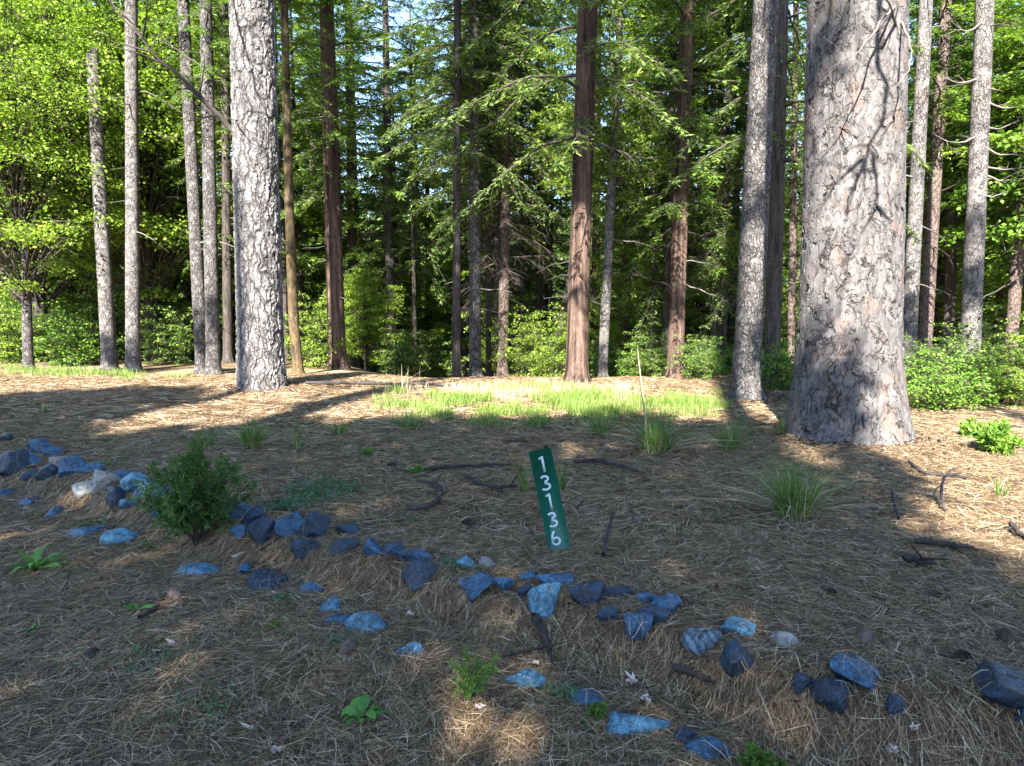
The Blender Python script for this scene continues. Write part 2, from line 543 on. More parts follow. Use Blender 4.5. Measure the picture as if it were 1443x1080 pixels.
def ground_mat():
    m, nt = newmat('pine_litter_ground')
    g = NT(nt)
    tc = g.n('ShaderNodeTexCoord')
    co = tc.outputs['Object']
    acc = None
    for i, (rot, sc) in enumerate(((0.3, 26), (1.4, 30), (2.4, 24))):
        a = g.noise(g.map(co, (1, 0.16, 1), (0, 0, rot)), sc, 4, 0.7, 0.8)
        acc = a if acc is None else g.math('MAXIMUM', acc, a)
    fine = g.noise(co, 70, 4, 0.7)
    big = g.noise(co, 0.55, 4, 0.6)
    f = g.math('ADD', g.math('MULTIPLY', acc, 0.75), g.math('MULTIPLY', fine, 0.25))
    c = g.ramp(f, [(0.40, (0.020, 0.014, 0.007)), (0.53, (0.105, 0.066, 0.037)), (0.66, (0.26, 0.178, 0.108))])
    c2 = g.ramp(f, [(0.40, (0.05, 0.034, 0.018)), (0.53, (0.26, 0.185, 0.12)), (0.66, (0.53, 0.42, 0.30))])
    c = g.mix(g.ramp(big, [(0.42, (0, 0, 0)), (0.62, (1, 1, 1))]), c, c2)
    sep = g.n('ShaderNodeSeparateXYZ')
    nt.links.new(co, sep.inputs[0])
    far = g.n('ShaderNodeMapRange', {'From Min': 15.0, 'From Max': 24.0})
    nt.links.new(sep.outputs[1], far.inputs['Value'])
    soil = g.ramp(g.noise(co, 1.2, 5, 0.7), [(0.35, (0.03, 0.05, 0.012)), (0.65, (0.09, 0.075, 0.04))])
    c = g.mix(far.outputs[0], c, soil)
    h = g.math('ADD', f, g.math('MULTIPLY', g.noise(co, 9, 3), 0.4))
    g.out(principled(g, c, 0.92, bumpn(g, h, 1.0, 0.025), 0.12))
    return m


M['ground'] = ground_mat()

# ------------------------------------------------------------------ ground sheet
ys = np.concatenate([[-420, -200, -100, -50, -25, -12, -6, -3, -1], np.arange(0, 10, 0.055), np.geomspace(10, 420, 130)])
xn = np.concatenate([np.arange(0, 7, 0.055), np.geomspace(7, 420, 70)])
xs = np.concatenate([-xn[:0:-1], xn])
GX, GY = np.meshgrid(xs, ys)
GZ = ground(GX, GY)
mb = MB()
nx, ny = len(xs), len(ys)
ii = (np.arange(ny - 1)[:, None] * nx + np.arange(nx - 1)[None]).reshape(-1)
mb.add(np.stack([GX, GY, GZ], -1), np.stack([ii, ii + 1, ii + nx + 1, ii + nx], -1))
g_ = mb.build('ground', M['ground'], smooth=True)
tag(g_, 'forest floor of brown pine needles, stepping down at the row of rocks', 'ground', kind='structure')


# ------------------------------------------------------------------ trunks
def trunk_mesh(B, T, H, r0, taper=0.6, flare=0.35, k=20, rings=60, zfine=None, seed=0, lump=0.04, flat_top=False, bend=0.0, fdec=0.75):
    """local trunk mesh: base at origin, leaning so that it passes through T-B; r0 radius at ~1 m"""
    d = np.asarray(T) - np.asarray(B)
    d = d / d[2]
    if zfine:
        zz = np.concatenate([np.linspace(-0.25, zfine, rings), np.linspace(zfine, H, 24)[1:]])
    else:
        zz = -0.25 + (H + 0.25) * np.linspace(0, 1, rings) ** 1.3
    u = np.clip(zz / H, 0, 1)
    ax = np.stack([d[0] * zz, d[1] * zz, zz], -1)
    ax[:, 0] += bend * np.sin(u * 5 + seed) * np.clip(zz, 0, 1)
    ax[:, 1] += bend * np.cos(u * 4 + seed) * np.clip(zz, 0, 1)
    th = np.arange(k) * 2 * math.pi / k
    rr = r0 * (1 - taper * u) / (1 - taper * min(1.0, 1.0 / H))
    TH, ZZ = np.meshgrid(th, zz)
    RR = rr[:, None] * (1 + 0 * TH)
    lob = 0.55 + 0.45 * vnoise(np.cos(TH) * 2.2, np.sin(TH) * 2.2, 0.3, seed)
    fl = np.exp(-np.maximum(ZZ, -0.1) / (r0 * fdec))
    RR = RR * (1 + flare * fl * (0.6 + 0.9 * lob))
    RR = RR * (1 + lump * fbm(np.cos(TH) * 1.5, np.sin(TH) * 1.5, ZZ * 0.9, seed + 9) + 0.4 * lump * fbm(np.cos(TH) * 5, np.sin(TH) * 5, ZZ * 2.5, seed + 5))
    if flat_top:
        pass
    V = np.stack([ax[:, None, 0] + RR * np.cos(TH), ax[:, None, 1] + RR * np.sin(TH), ax[:, None, 2] + 0 * TH], -1)
    if flat_top:
        V[-1, :, 2] += 0.12 * np.cos(th * 1.0) + 0.06 * np.sin(th * 5)
    n = len(zz)
    b = np.arange(n - 1)[:, None] * k
    j = np.arange(k)[None]
    f = np.stack([b + j, b + (j + 1) % k, b + k + (j + 1) % k, b + k + j], -1).reshape(-1, 4)
    mb = MB()
    mb.add(V.reshape(-1, 3), f)
    top = V[-1].mean(0)
    mb.add(np.concatenate([V[-1], top[None]]), np.stack([np.arange(k), (np.arange(k) + 1) % k, np.full(k, k)], -1))
    return mb, (lambda z: np.array([d[0] * z, d[1] * z, z])), (lambda z: r0 * (1 - taper * z / H))


# ------------------------------------------------------------------ crowns
def conifer(seed, H, zc, zd, Lmax, nb=110, Q=10, kl=0.17, kw=0.055, droop=0.35, rise=0.25, flatspray=True, dead_len=0.5,
            twig_gap=0.16, top_pow=0.8, deadtwig=8, tuft=False):
    """branches and foliage of a conifer, base at origin"""
    g = np.random.default_rng(seed)
    mb = MB()
    z0 = np.sort(zd + (H * 0.985 - zd) * (np.linspace(0, 1, nb) + g.normal(0, 0.004, nb)).clip(0, 1))
    az = np.arange(nb) * 2.39996 + g.normal(0, 0.35, nb)
    u = np.clip((z0 - zc) / (H - zc), 0, 1)
    dead = z0 < zc
    L = Lmax * (1 - u) ** top_pow * (0.65 + 0.6 * g.random(nb)) + 0.12
    L = np.where(dead, Lmax * dead_len * (0.35 + 0.9 * g.random(nb)), L)
    Sg = 8
    t = np.linspace(0, 1, Sg)
    ri = rise + 0.25 * u + g.normal(0, 0.08, nb)
    dr = droop * (1 - 0.5 * u) + g.normal(0, 0.08, nb)
    out = np.stack([np.cos(az), np.sin(az)], -1)
    sidev = np.stack([-np.sin(az), np.cos(az)], -1)
    wob = np.cumsum(g.normal(0, 0.045, (nb, Sg)), 1) * t
    P = np.zeros((nb, Sg, 3))
    P[..., :2] = out[:, None] * (L[:, None] * t)[..., None] + sidev[:, None] * (L[:, None] * wob)[..., None]
    P[..., 2] = z0[:, None] + L[:, None] * (ri[:, None] * t - dr[:, None] * t ** 2 + 0.10 * t ** 4) + np.cumsum(g.normal(0, 0.012, (nb, Sg)), 1) * L[:, None]
    rad = np.where(dead, 0.005 + 0.006 * L, 0.008 + 0.009 * L)[:, None] * (1 - 0.85 * t)
    tubes(mb, P, rad, 4, 0)
    # twigs
    tw_b, tw_t, tw_d = [], [], []
    for b in range(nb):
        if dead[b]:
            nt_ = int(deadtwig * L[b])
        else:
            nt_ = int(L[b] / twig_gap * 2) + 2
        tw_b += [b] * nt_
        tw_t += list(np.clip(0.12 + 0.88 * (np.arange(nt_) + g.random(nt_)) / max(nt_, 1), 0, 0.995))
        tw_d += [dead[b]] * nt_
    tw_b, tw_t, tw_d = np.array(tw_b, int), np.array(tw_t), np.array(tw_d)
    q = tw_t * (Sg - 1)
    i0 = np.minimum(q.astype(int), Sg - 2)
    fr = (q - i0)[:, None]
    A = P[tw_b, i0] * (1 - fr) + P[tw_b, i0 + 1] * fr
    T = unit(P[tw_b, i0 + 1] - P[tw_b, i0])
    up = np.array([0, 0, 1.0])
    sd = unit(np.cross(T, up))
    sg = np.where(g.random(len(tw_b)) < 0.5, -1.0, 1.0)[:, None]
    d0 = unit(T * (0.45 + 0.5 * g.random((len(tw_b), 1))) + sd * sg * (0.5 + 0.5 * g.random((len(tw_b), 1))) + up * g.normal(-0.08, 0.22, (len(tw_b), 1)))
    tl = (0.16 + 0.5 * (1 - tw_t)) * np.minimum(1.1, 0.25 + 0.4 * L[tw_b]) * (0.6 + 0.7 * g.random(len(tw_b)))
    tl = np.where(tw_d, tl * 1.2, tl)
    k4 = np.linspace(0, 1, 4)
    TP = A[:, None] + d0[:, None] * (tl[:, None] * k4)[..., None]
    TP[..., 2] -= (0.25 + 0.2 * g.random(len(tw_b)))[:, None] * tl[:, None] * k4 ** 2
    TP += np.cumsum(g.normal(0, 0.03, TP.shape), 1) * (tl[:, None] * k4)[..., None]
    ribbons(mb, TP, np.maximum(0.003, 0.009 * (1 - 0.6 * k4))[None] * np.ones((len(tw_b), 1)), unit(np.cross(d0, g.normal(0, 1, d0.shape))), 0)
    # foliage on live twigs
    lv = ~tw_d
    n = lv.sum()
    if n:
        s = np.tile((np.arange(Q) + 0.5) / Q, (n, 1)) + g.normal(0, 0.03, (n, Q))
        s = s.clip(0, 1)
        if tuft:
            s = 0.55 + 0.45 * s
        base = A[lv][:, None] + d0[lv][:, None] * (tl[lv][:, None] * s)[..., None]
        base[..., 2] -= 0.35 * tl[lv][:, None] * s ** 2
        base += g.normal(0, 0.02, base.shape)
        side = unit(np.cross(d0[lv], up))[:, None]
        alt = np.where(np.arange(Q) % 2 == 0, 1.0, -1.0)[None, :, None]
        if flatspray:
            fd = d0[lv][:, None] * 0.75 + side * alt * 0.65 + g.normal(0, 0.22, (n, Q, 3)) + np.array([0, 0, -0.12])
            nr = np.array([0, 0, 1.0]) + g.normal(0, 0.45, (n, Q, 3))
        else:
            fd = d0[lv][:, None] * 0.6 + g.normal(0, 0.65, (n, Q, 3)) + np.array([0, 0, 0.15])
            nr = g.normal(0, 1, (n, Q, 3))
        sz = 0.7 + 0.6 * g.random(n * Q)
        kites(mb, base.reshape(-1, 3), fd.reshape(-1, 3), nr.reshape(-1, 3), kl * sz, kw * sz, 1)
    return mb


def broadleaf(seed, H, R0, npad=200, nleaf=170, ls=0.11, zlow=0.2, padr=0.55, trunk=False, rag=0.0):
    """crown of leafy pads on limbs; base at origin"""
    g = np.random.default_rng(seed)
    mb = MB()
    zc = H * (zlow + 1) / 2
    hz = H * (1 - zlow) / 2
    v = unit(g.normal(0, 1, (npad, 3)))
    rr = g.random(npad) ** 0.45
    c = v * rr[:, None] * np.array([R0, R0, hz]) + np.array([0, 0, zc])
    if rag:
        c *= (1 + rag * (g.random(npad) - 0.35))[:, None]
    c[:, :2] *= (1 + 0.3 * vnoise(c[:, 0] * 0.6, c[:, 1] * 0.6, c[:, 2] * 0.6, seed))[:, None]
    pr = padr * (0.6 + 0.8 * g.random(npad))
    # limbs
    k = np.linspace(0, 1, 6)
    st = np.stack([0 * c[:, 0], 0 * c[:, 0], np.maximum(0.1 * H, c[:, 2] * 0.75 - 0.1 * H)], -1)
    P = st[:, None] * (1 - k)[None, :, None] + c[:, None] * k[None, :, None]
    P[..., 2] += 0.25 * np.sin(k * math.pi)[None] * np.linalg.norm(c[:, :2], axis=1)[:, None] * 0.4
    P += np.cumsum(g.normal(0, 0.04, P.shape), 1) * k[None, :, None]
    tubes(mb, P, 0.022 * (H / 8) * (1 - 0.85 * k)[None] * np.ones((npad, 1)), 4, 0)
    n = npad * nleaf
    pi = np.repeat(np.arange(npad), nleaf)
    a = g.random(n) * 2 * math.pi
    r = np.sqrt(g.random(n)) * pr[pi]
    p = c[pi] + np.stack([r * np.cos(a), r * np.sin(a), g.normal(0, 0.14, n) * pr[pi] - 0.35 * r ** 2 / pr[pi]], -1)
    d = np.stack([np.cos(a), np.sin(a), np.full(n, -0.35)], -1) + g.normal(0, 0.5, (n, 3))
    nr = np.array([0, -0.15, 1.0]) + g.normal(0, 0.55, (n, 3))
    sz = ls * (0.6 + 0.7 * g.random(n))
    kites(mb, p, d, nr, sz, sz * 0.72, 1, 0.1)
    # twigs through pads
    m = npad * 7
    pi = np.repeat(np.arange(npad), 7)
    a = g.random(m) * 2 * math.pi
    e = c[pi] + np.stack([np.cos(a) * pr[pi], np.sin(a) * pr[pi], g.normal(-0.1, 0.1, m)], -1)
    TP = c[pi][:, None] * (1 - k)[None, :, None] + e[:, None] * k[None, :, None]
    ribbons(mb, TP, np.full((m, 6), 0.012), g.normal(0, 1, (m, 3)), 0)
    return mb


PROTO = {}


def proto(name, mbf, mats, smooth=False):
    PROTO[name] = mbf.mesh(name, mats)


W_, D_ = M['wood'], M['deadwood']
proto('cedar_a', conifer(11, 12, 1.2, 0.4, 2.3, nb=112, Q=15, kl=0.13, kw=0.034), [W_, M['cedar']])
proto('cedar_b', conifer(12, 15, 2.4, 0.8, 2.6, nb=112, Q=14, kl=0.13, kw=0.034, droop=0.55), [W_, M['cedar']])
proto('cedar_lime', conifer(13, 11, 1.0, 0.4, 2.3, nb=112, Q=15, kl=0.13, kw=0.036, droop=0.35), [W_, M['lime']])
proto('fir_a', conifer(14, 18, 6.0, 1.4, 2.6, nb=130, Q=14, kl=0.12, kw=0.028, droop=0.45, rise=0.12, dead_len=0.6, deadtwig=12), [W_, M['fir']])
proto('fir_b', conifer(15, 22, 8.5, 2.0, 2.9, nb=150, Q=14, kl=0.13, kw=0.03, droop=0.55, rise=0.1, dead_len=0.55, deadtwig=12), [W_, M['fir']])
proto('airy_a', conifer(31, 13, 0.6, 0.2, 2.3, nb=62, Q=13, kl=0.11, kw=0.026, droop=0.75, rise=0.15), [W_, M['fir']])
proto('airy_b', conifer(32, 12, 0.6, 0.2, 2.0, nb=58, Q=13, kl=0.11, kw=0.028, droop=0.6, rise=0.2), [W_, M['cedar']])
proto('fir_dead', conifer(16, 11, 5.0, 0.8, 1.9, nb=120, Q=9, kl=0.14, kw=0.04, droop=0.55, rise=0.05, dead_len=0.6, deadtwig=22), [W_, M['fir']])
proto('pine_crown', conifer(17, 16, 0.5, 0.2, 3.4, nb=90, Q=12, kl=0.2, kw=0.03, droop=0.25, rise=0.3, flatspray=False, tuft=True, top_pow=0.6), [W_, M['fir']])
proto('pine_young', conifer(18, 8, 0.8, 0.4, 1.6, nb=110, Q=30, kl=0.085, kw=0.013, droop=0.15, rise=0.35, flatspray=False), [W_, M['lime']])
proto('maple_a', broadleaf(21, 9, 2.6, 230, 220, 0.074, 0.14), [W_, M['lime']])
proto('maple_b', broadleaf(22, 7, 2.2, 170, 190, 0.095, 0.12), [W_, M['lime']])
proto('oak_green', broadleaf(23, 8, 2.4, 200, 160, 0.11, 0.1), [W_, M['leafy']])
proto('bush_a', broadleaf(24, 1.6, 1.0, 150, 34, 0.085, -0.1, 0.22, rag=0.9), [W_, M['leafy']])
proto('bush_b', broadleaf(25, 2.2, 1.2, 170, 38, 0.08, -0.1, 0.26, rag=0.9), [W_, M['lime']])
proto('bush_c', broadleaf(26, 1.9, 1.1, 160, 34, 0.08, -0.1, 0.24, rag=0.9), [W_, M['cedar']])


def crown(root, name, scale=1.0, z=0.0, rz=0.0, xy=(0, 0), sz=None):
    o = link('crown', PROTO[name], root, (xy[0], xy[1], z))
    o.scale = (scale, scale, sz or scale)
    o.rotation_euler = (0, 0, rz)
    return o


def dead_branch(root, p0, pts, r, mat=None, twigs=5, seed=0, name='branch'):
    """a bare limb from p0 through pts (local), with side twigs, one mesh"""
    g = np.random.default_rng(seed)
    C = np.array([p0] + list(pts), float)
    k = np.linspace(0, len(C) - 1, 14)
    P = np.stack([np.interp(k, np.arange(len(C)), C[:, i]) for i in range(3)], -1)
    ln = np.linalg.norm(C[-1] - C[0])
    P[1:] += np.cumsum(g.normal(0, 0.008, (13, 3)), 0) * ln
    mb = MB()
    tubes(mb, P[None], (r * (1 - 0.85 * np.linspace(0, 1, 14)))[None], 6, 0, True)
    for i in range(twigs):
        q = int(3 + 10 * g.random())
        d = unit(P[q] - P[q - 1]) * 0.7 + g.normal(0, 0.6, 3)
        t = np.linspace(0, 1, 6)[:, None]
        L = ln * (0.12 + 0.22 * g.random())
        TP = P[q] + unit(d) * L * t + np.cumsum(g.normal(0, 0.03, (6, 3)), 0) * L * t
        tubes(mb, TP[None], (r * 0.3 * (1 - 0.8 * t[:, 0]))[None], 4, 0)
    return mb.build(name, mat or M['deadwood'], root)


def trunk_tree(name, label, cat, bpx, D, tpx, tpy, wpx, bark, H=24, group=None, cr=None, k=20, rings=70, flare=0.35, seed=0,
               zfine=None, taper=0.6, lump=0.04, bpy_=530, smooth=True, flat_top=False, bend=0.0, stubs=0, fdec=0.75):
    b = on(bpx, bpy_, D)
    B = np.array([b[0], D, float(ground(b[0], D))])
    T = on(tpx, tpy, D)
    depth = D * CT
    r0 = wpx * depth / F / 2 * math.cos(math.atan2(b[0], D))
    root = empty(name, B)
    tag(root, label, cat, group)
    if flat_top:
        H = T[2] - B[2]
    mb, ax, rf = trunk_mesh(B, T, H, r0, taper, flare, k, rings, zfine, seed, lump, flat_top, bend, fdec)
    mb.build('trunk', M[bark], root, smooth)
    if cr:
        nm, sc, z = cr
        if z >= 6 and nm in ('fir_b', 'cedar_b', 'fir_a'):
            sc, z = 0.5, H * 0.62
        a = ax(z)
        crown(root, nm, sc, z, seed * 1.7, (a[0], a[1]))
    if stubs:
        g = np.random.default_rng(seed + 100)
        for i in range(stubs):
            mb2 = MB()
            z = 1.6 + 7.5 * g.random()
            an = g.random() * 2 * math.pi
            a = ax(z)
            d = np.array([math.cos(an), math.sin(an), g.normal(0.05, 0.2)])
            L = 0.25 + 1.0 * g.random() ** 1.5
            t = np.linspace(0, 1, 7)[:, None]
            P = a + d * (rf(z) * 0.8 + L * t) + np.array([0, 0, -0.25]) * L * t ** 2 + np.cumsum(g.normal(0, 0.02, (7, 3)), 0) * L
            tubes(mb2, P[None], ((0.008 + 0.010 * L) * (1 - 0.8 * t[:, 0]))[None], 4, 0)
            for q in range(int(3 * L)):
                d2 = unit(d + g.normal(0, 0.7, 3))
                P2 = P[3] + (P[6] - P[3]) * g.random() + d2 * 0.4 * L * t
                tubes(mb2, P2[None], (0.005 * (1 - 0.6 * t[:, 0]))[None], 3, 0)
            mb2.build('branch', M['deadwood' if i % 2 else 'wood'], root)
    return root, B, ax, rf


# ---- the two big pines
t6, B6, ax6, rf6 = trunk_tree('pine_tree', 'massive grey pine trunk with deeply furrowed bark at the left edge of the clearing', 'tree',
                             368, 12.05, 355, 0, 66, 'bark_ridge', 26, cr=('pine_crown', 0.5, 18), k=260, rings=640, zfine=9.5, seed=61, flare=0.10, taper=0.45, lump=0.035)
t20, B20, ax20, rf20 = trunk_tree('pine_tree', 'biggest trunk of all, pale plated pine bark with orange patches and branch shadows', 'tree',
                                 1197, 7.35, 1208, 0, 143, 'bark_big', 26, cr=('pine_crown', 0.5, 18), k=300, rings=640, zfine=6.2, seed=20, flare=0.31, fdec=1.0, taper=0.5, lump=0.03)


def brpx(root, B, D, pl, r, twigs=4, seed=0, mat=None):
    """limb through picture points (px,py,depth)"""
    P = [on(px, py, D + dd) - B for px, py, dd in pl]
    return dead_branch(root, P[0], P[1:], r, mat, twigs, seed)


brpx(t6, B6, 12.05, [(345, 200, 0), (318, 175, -0.1), (275, 128, -0.3), (225, 80, -0.5), (175, 20, -0.7)], 0.06, 9, 1, M['wood'])
brpx(t20, B20, 7.35, [(1275, 60, 0), (1265, 20, -0.7), (1255, -10, -1.0)], 0.02, 3, 2)
brpx(t20, B20, 7.35, [(1262, 5, -0.3), (1225, 45, -0.9), (1195, 75, -1.0), (1165, 100, -1.0)], 0.012, 3, 3)
brpx(t20, B20, 7.35, [(1262, 20, -0.2), (1282, 60, -0.7), (1275, 100, -0.8), (1250, 128, -0.85)], 0.012, 3, 4)


# high dead limbs reaching toward the sun; their forked shadows fall on the bark
def sun_limb(root, B, D, rad, start, pls, r, far, seed):
    for q, pl in enumerate(pls):
        P = [on(px, py, D - rad * math.sqrt(max(0.05, 1 - ((px - start[0]) / start[1]) ** 2))) + SUN * far - B for px, py in pl]
        if q == 0:
            P = [np.array(start[2])] + P
        dead_branch(root, P[0], P[1:], r * (1.0 if q == 0 else 0.6), M['deadwood'], 3, seed + q)


sun_limb(t20, B20, 7.35, 0.6, (1208, 75, ax20(9.5)), ([(1243, -40), (1246, 60), (1262, 110), (1258, 150), (1236, 175), (1238, 198), (1222, 204)], [(1222, 204), (1205, 210), (1182, 224), (1160, 268)],
        [(1224, 203), (1212, 235), (1197, 288)], [(1234, 202), (1238, 240), (1240, 286), (1206, 330)], [(1240, 284), (1258, 326)]), 0.036, 3.4, 40)
sun_limb(t20, B20, 7.35, 0.6, (1208, 75, ax20(10.2)), ([(1195, -40), (1168, 20), (1166, 55), (1182, 85), (1165, 130), (1150, 150)], [(1180, 80), (1192, 110)]), 0.028, 3.6, 50)
sun_limb(t6, B6, 12.05, 0.4, (357, 36, ax6(10.5)), ([(372, -30), (380, 20), (392, 70)], [(376, 0), (350, 30), (335, 45)]), 0.03, 3.0, 55)
sun_limb(t6, B6, 12.05, 0.4, (357, 36, ax6(10.0)), ([(328, -30), (340, 20), (352, 60), (372, 115), (386, 150)], [(345, 35), (338, 90)], [(335, 175), (350, 200), (372, 212)]), 0.03, 3.0, 58)

# ---- the other standing trunks
SPEC = [
    # name, label, bpx, D, tpx, tpy, w, bark, H, crown, extra
    ('dead_snag', 'pale snag broken off flat at the top among bright green leaves', 155, 16.2, 130, 76, 23, 'bark_pale', 8, None, dict(flat_top=True, taper=0.25, stubs=5, bpy_=525)),
    ('fir_tree', 'straight pale grey trunk just right of the broken snag', 188, 16.0, 185, 0, 22, 'bark_pale', 22, ('fir_b', 0.8, 7.5), dict(stubs=7, bpy_=530)),
    ('fir_tree', 'slim grey trunk leaning left, left one of the close pair beside the furrowed pine', 286, 15.6, 258, 0, 20, 'bark_grey', 22, ('fir_b', 0.8, 7.5), dict(stubs=8, bpy_=530)),
    ('fir_tree', 'slim grey trunk, right one of the close pair beside the furrowed pine', 301, 15.2, 290, 0, 21, 'bark_grey', 22, ('fir_b', 0.75, 8), dict(stubs=8, bpy_=535)),
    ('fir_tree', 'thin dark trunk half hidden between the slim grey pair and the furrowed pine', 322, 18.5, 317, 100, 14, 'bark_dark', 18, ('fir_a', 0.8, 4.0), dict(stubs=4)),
    ('oak_tree', 'thin trunk coated in orange lichen just right of the furrowed pine', 421, 15.0, 398, 0, 15, 'bark_lichen', 14, ('oak_green', 0.8, 7), dict(bend=0.05, bpy_=540)),
    ('cedar_tree', 'reddish brown fibrous cedar trunk with a flared foot, right of the furrowed pine', 476, 17.0, 460, 0, 25, 'bark_red', 22, ('cedar_b', 1.0, 6.5), dict(flare=0.55, stubs=14, bpy_=540)),
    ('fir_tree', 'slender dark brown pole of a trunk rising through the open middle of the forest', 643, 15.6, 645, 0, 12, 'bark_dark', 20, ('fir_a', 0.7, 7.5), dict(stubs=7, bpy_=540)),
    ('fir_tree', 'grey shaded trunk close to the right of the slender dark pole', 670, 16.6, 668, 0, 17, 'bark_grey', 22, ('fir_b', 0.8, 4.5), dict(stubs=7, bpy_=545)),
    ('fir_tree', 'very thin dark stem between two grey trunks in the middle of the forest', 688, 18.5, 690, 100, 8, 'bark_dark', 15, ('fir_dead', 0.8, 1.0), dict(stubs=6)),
    ('fir_tree', 'pale thin trunk in sun behind the dead-twigged trunks at the middle', 700, 21.0, 701, 100, 9, 'bark_pale', 18, ('fir_a', 0.8, 3.0), dict()),
    ('fir_tree', 'brown trunk bristling with dead twigs left of the reddish middle cedar', 708, 17.0, 716, 100, 15, 'bark_pink', 20, ('fir_dead', 1.1, 1.6), dict(stubs=12, bpy_=545)),
    ('cedar_tree', 'tall reddish cedar trunk with peeling bark at the middle of the forest', 812, 13.6, 828, 0, 31, 'bark_red', 24, ('cedar_b', 1.1, 7.5), dict(flare=0.35, stubs=14, bpy_=545)),
    ('oak_tree', 'crooked black stem leaning right beside the tall reddish cedar', 778, 17.5, 800, 360, 8, 'bark_dark', 7, ('bush_b', 0.9, 4.8), dict(bend=0.12)),
    ('pine_tree', 'pale young pine trunk in sun right of the reddish middle cedar', 848, 15.2, 860, 300, 14, 'bark_pale', 12, ('pine_young', 1.1, 3.0), dict(stubs=10, bpy_=545)),
    ('cedar_tree', 'reddish cedar trunk in dappled sun among dark branches right of centre', 951, 14.8, 966, 80, 23, 'bark_red', 22, ('cedar_b', 1.0, 4.8), dict(flare=0.3, stubs=20, bpy_=540)),
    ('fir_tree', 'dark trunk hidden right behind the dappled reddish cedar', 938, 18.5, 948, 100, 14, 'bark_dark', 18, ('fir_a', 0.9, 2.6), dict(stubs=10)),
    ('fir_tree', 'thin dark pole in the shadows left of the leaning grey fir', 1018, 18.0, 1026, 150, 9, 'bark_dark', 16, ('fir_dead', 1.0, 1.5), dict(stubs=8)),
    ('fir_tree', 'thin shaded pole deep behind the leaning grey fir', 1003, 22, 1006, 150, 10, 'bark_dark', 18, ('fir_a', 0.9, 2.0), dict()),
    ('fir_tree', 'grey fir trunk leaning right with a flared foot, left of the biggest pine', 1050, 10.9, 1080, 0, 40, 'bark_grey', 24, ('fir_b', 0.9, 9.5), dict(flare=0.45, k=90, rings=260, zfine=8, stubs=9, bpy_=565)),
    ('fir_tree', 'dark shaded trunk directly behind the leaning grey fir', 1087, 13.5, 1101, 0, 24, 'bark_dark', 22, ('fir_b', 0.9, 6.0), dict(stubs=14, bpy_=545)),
    ('fir_tree', 'thin brown trunk seen between the leaning grey fir and the biggest pine', 1114, 16.5, 1119, 200, 11, 'bark_pink', 18, ('fir_a', 0.8, 3.5), dict(stubs=8)),
    ('fir_tree', 'pale slim trunk leaning right close beside the biggest pine', 1279, 12.4, 1305, 0, 23, 'bark_pale', 22, ('fir_b', 0.8, 8.5), dict(stubs=14, bpy_=520)),
    ('cedar_tree', 'short pinkish trunk in sun between two pale trunks on the right', 1301, 14.5, 1313, 330, 21, 'bark_pink', 18, ('cedar_a', 0.8, 4.2), dict(stubs=6, bpy_=525)),
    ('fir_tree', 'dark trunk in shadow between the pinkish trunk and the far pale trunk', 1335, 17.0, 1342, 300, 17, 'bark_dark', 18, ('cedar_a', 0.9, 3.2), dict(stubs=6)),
    ('fir_tree', 'pale trunk with long bare side branches near the right edge', 1366, 12.0, 1388, 0, 31, 'bark_pale', 24, ('fir_b', 0.85, 8.5), dict(flare=0.25, stubs=8, bpy_=525)),
    ('cedar_tree', 'brown trunk standing in the bushes at the right edge', 1424, 14.5, 1438, 300, 20, 'bark_pink', 18, ('cedar_lime', 0.9, 3.6), dict(stubs=6, bpy_=500)),
    ('maple_tree', 'small grey trunk carrying bright yellow-green leaves at the left edge', 40, 16.4, 36, 370, 16, 'bark_grey', 8, ('maple_a', 1.0, 0.6), dict(bpy_=520)),
]
ROOTS = {}
AIRY = {4: ('airy_a', 0.8, 2.5), 6: ('airy_b', 1.0, 3.6), 7: ('airy_a', 0.9, 4.4), 8: ('airy_a', 0.9, 4.6), 11: ('airy_a', 0.9, 3.2), 12: ('airy_a', 1.15, 4.0), 15: ('airy_b', 1.1, 2.6), 16: ('airy_a', 0.9, 2.0), 17: ('airy_a', 0.8, 1.5), 20: ('airy_a', 1.0, 3.6), 21: ('airy_b', 0.8, 3.0), 24: ('airy_b', 0.9, 2.6), 5: ('airy_b', 0.6, 5.2), 3: ('airy_b', 0.7, 5.6)}
for i, (nm, lab, bx, D, tx, ty, w, bark, H, cr, ex) in enumerate(SPEC):
    ex = dict(ex)
    ROOTS[i] = trunk_tree(nm, lab, 'snag' if 'snag' in nm else 'tree', bx, D, tx, ty, w, bark, H, cr=cr, seed=200 + i, **ex)
    if i in AIRY:
        an, asc, az_ = AIRY[i]
        r_, b_, ax_, rf_ = ROOTS[i]
        pa = ax_(az_)
        crown(r_, an, asc, az_, i * 1.9, (pa[0], pa[1]))
# long bare side limbs of the pale right trunk
rt, Bt, axt, rft = ROOTS[25]
for q, (y0, x1, y1) in enumerate(((140, 1442, 150), (178, 1440, 168), (205, 1436, 215), (232, 1450, 236), (243, 1443, 252), (272, 1420, 270), (110, 1330, 105), (30, 1340, 40), (190, 1330, 195))):
    xx = 1388 - (1388 - 1366) * y0 / 520
    brpx(rt, Bt, 12.0, [(xx, y0, 0), ((xx + x1) / 2, (y0 + y1) / 2 + 8, -0.2), (x1, y1, -0.3)], 0.022, 4, 300 + q)


# ------------------------------------------------------------------ foliage trees (crown and slim trunk)
def slim(H, r, seed):
    mb, _, _ = trunk_mesh((0, 0, 0), (0.0, 0.0, 1), H, r, 0.85, 0.2, 9, 24, None, seed, 0.06)
    return mb.mesh('trunk', [M['bark_dark']])


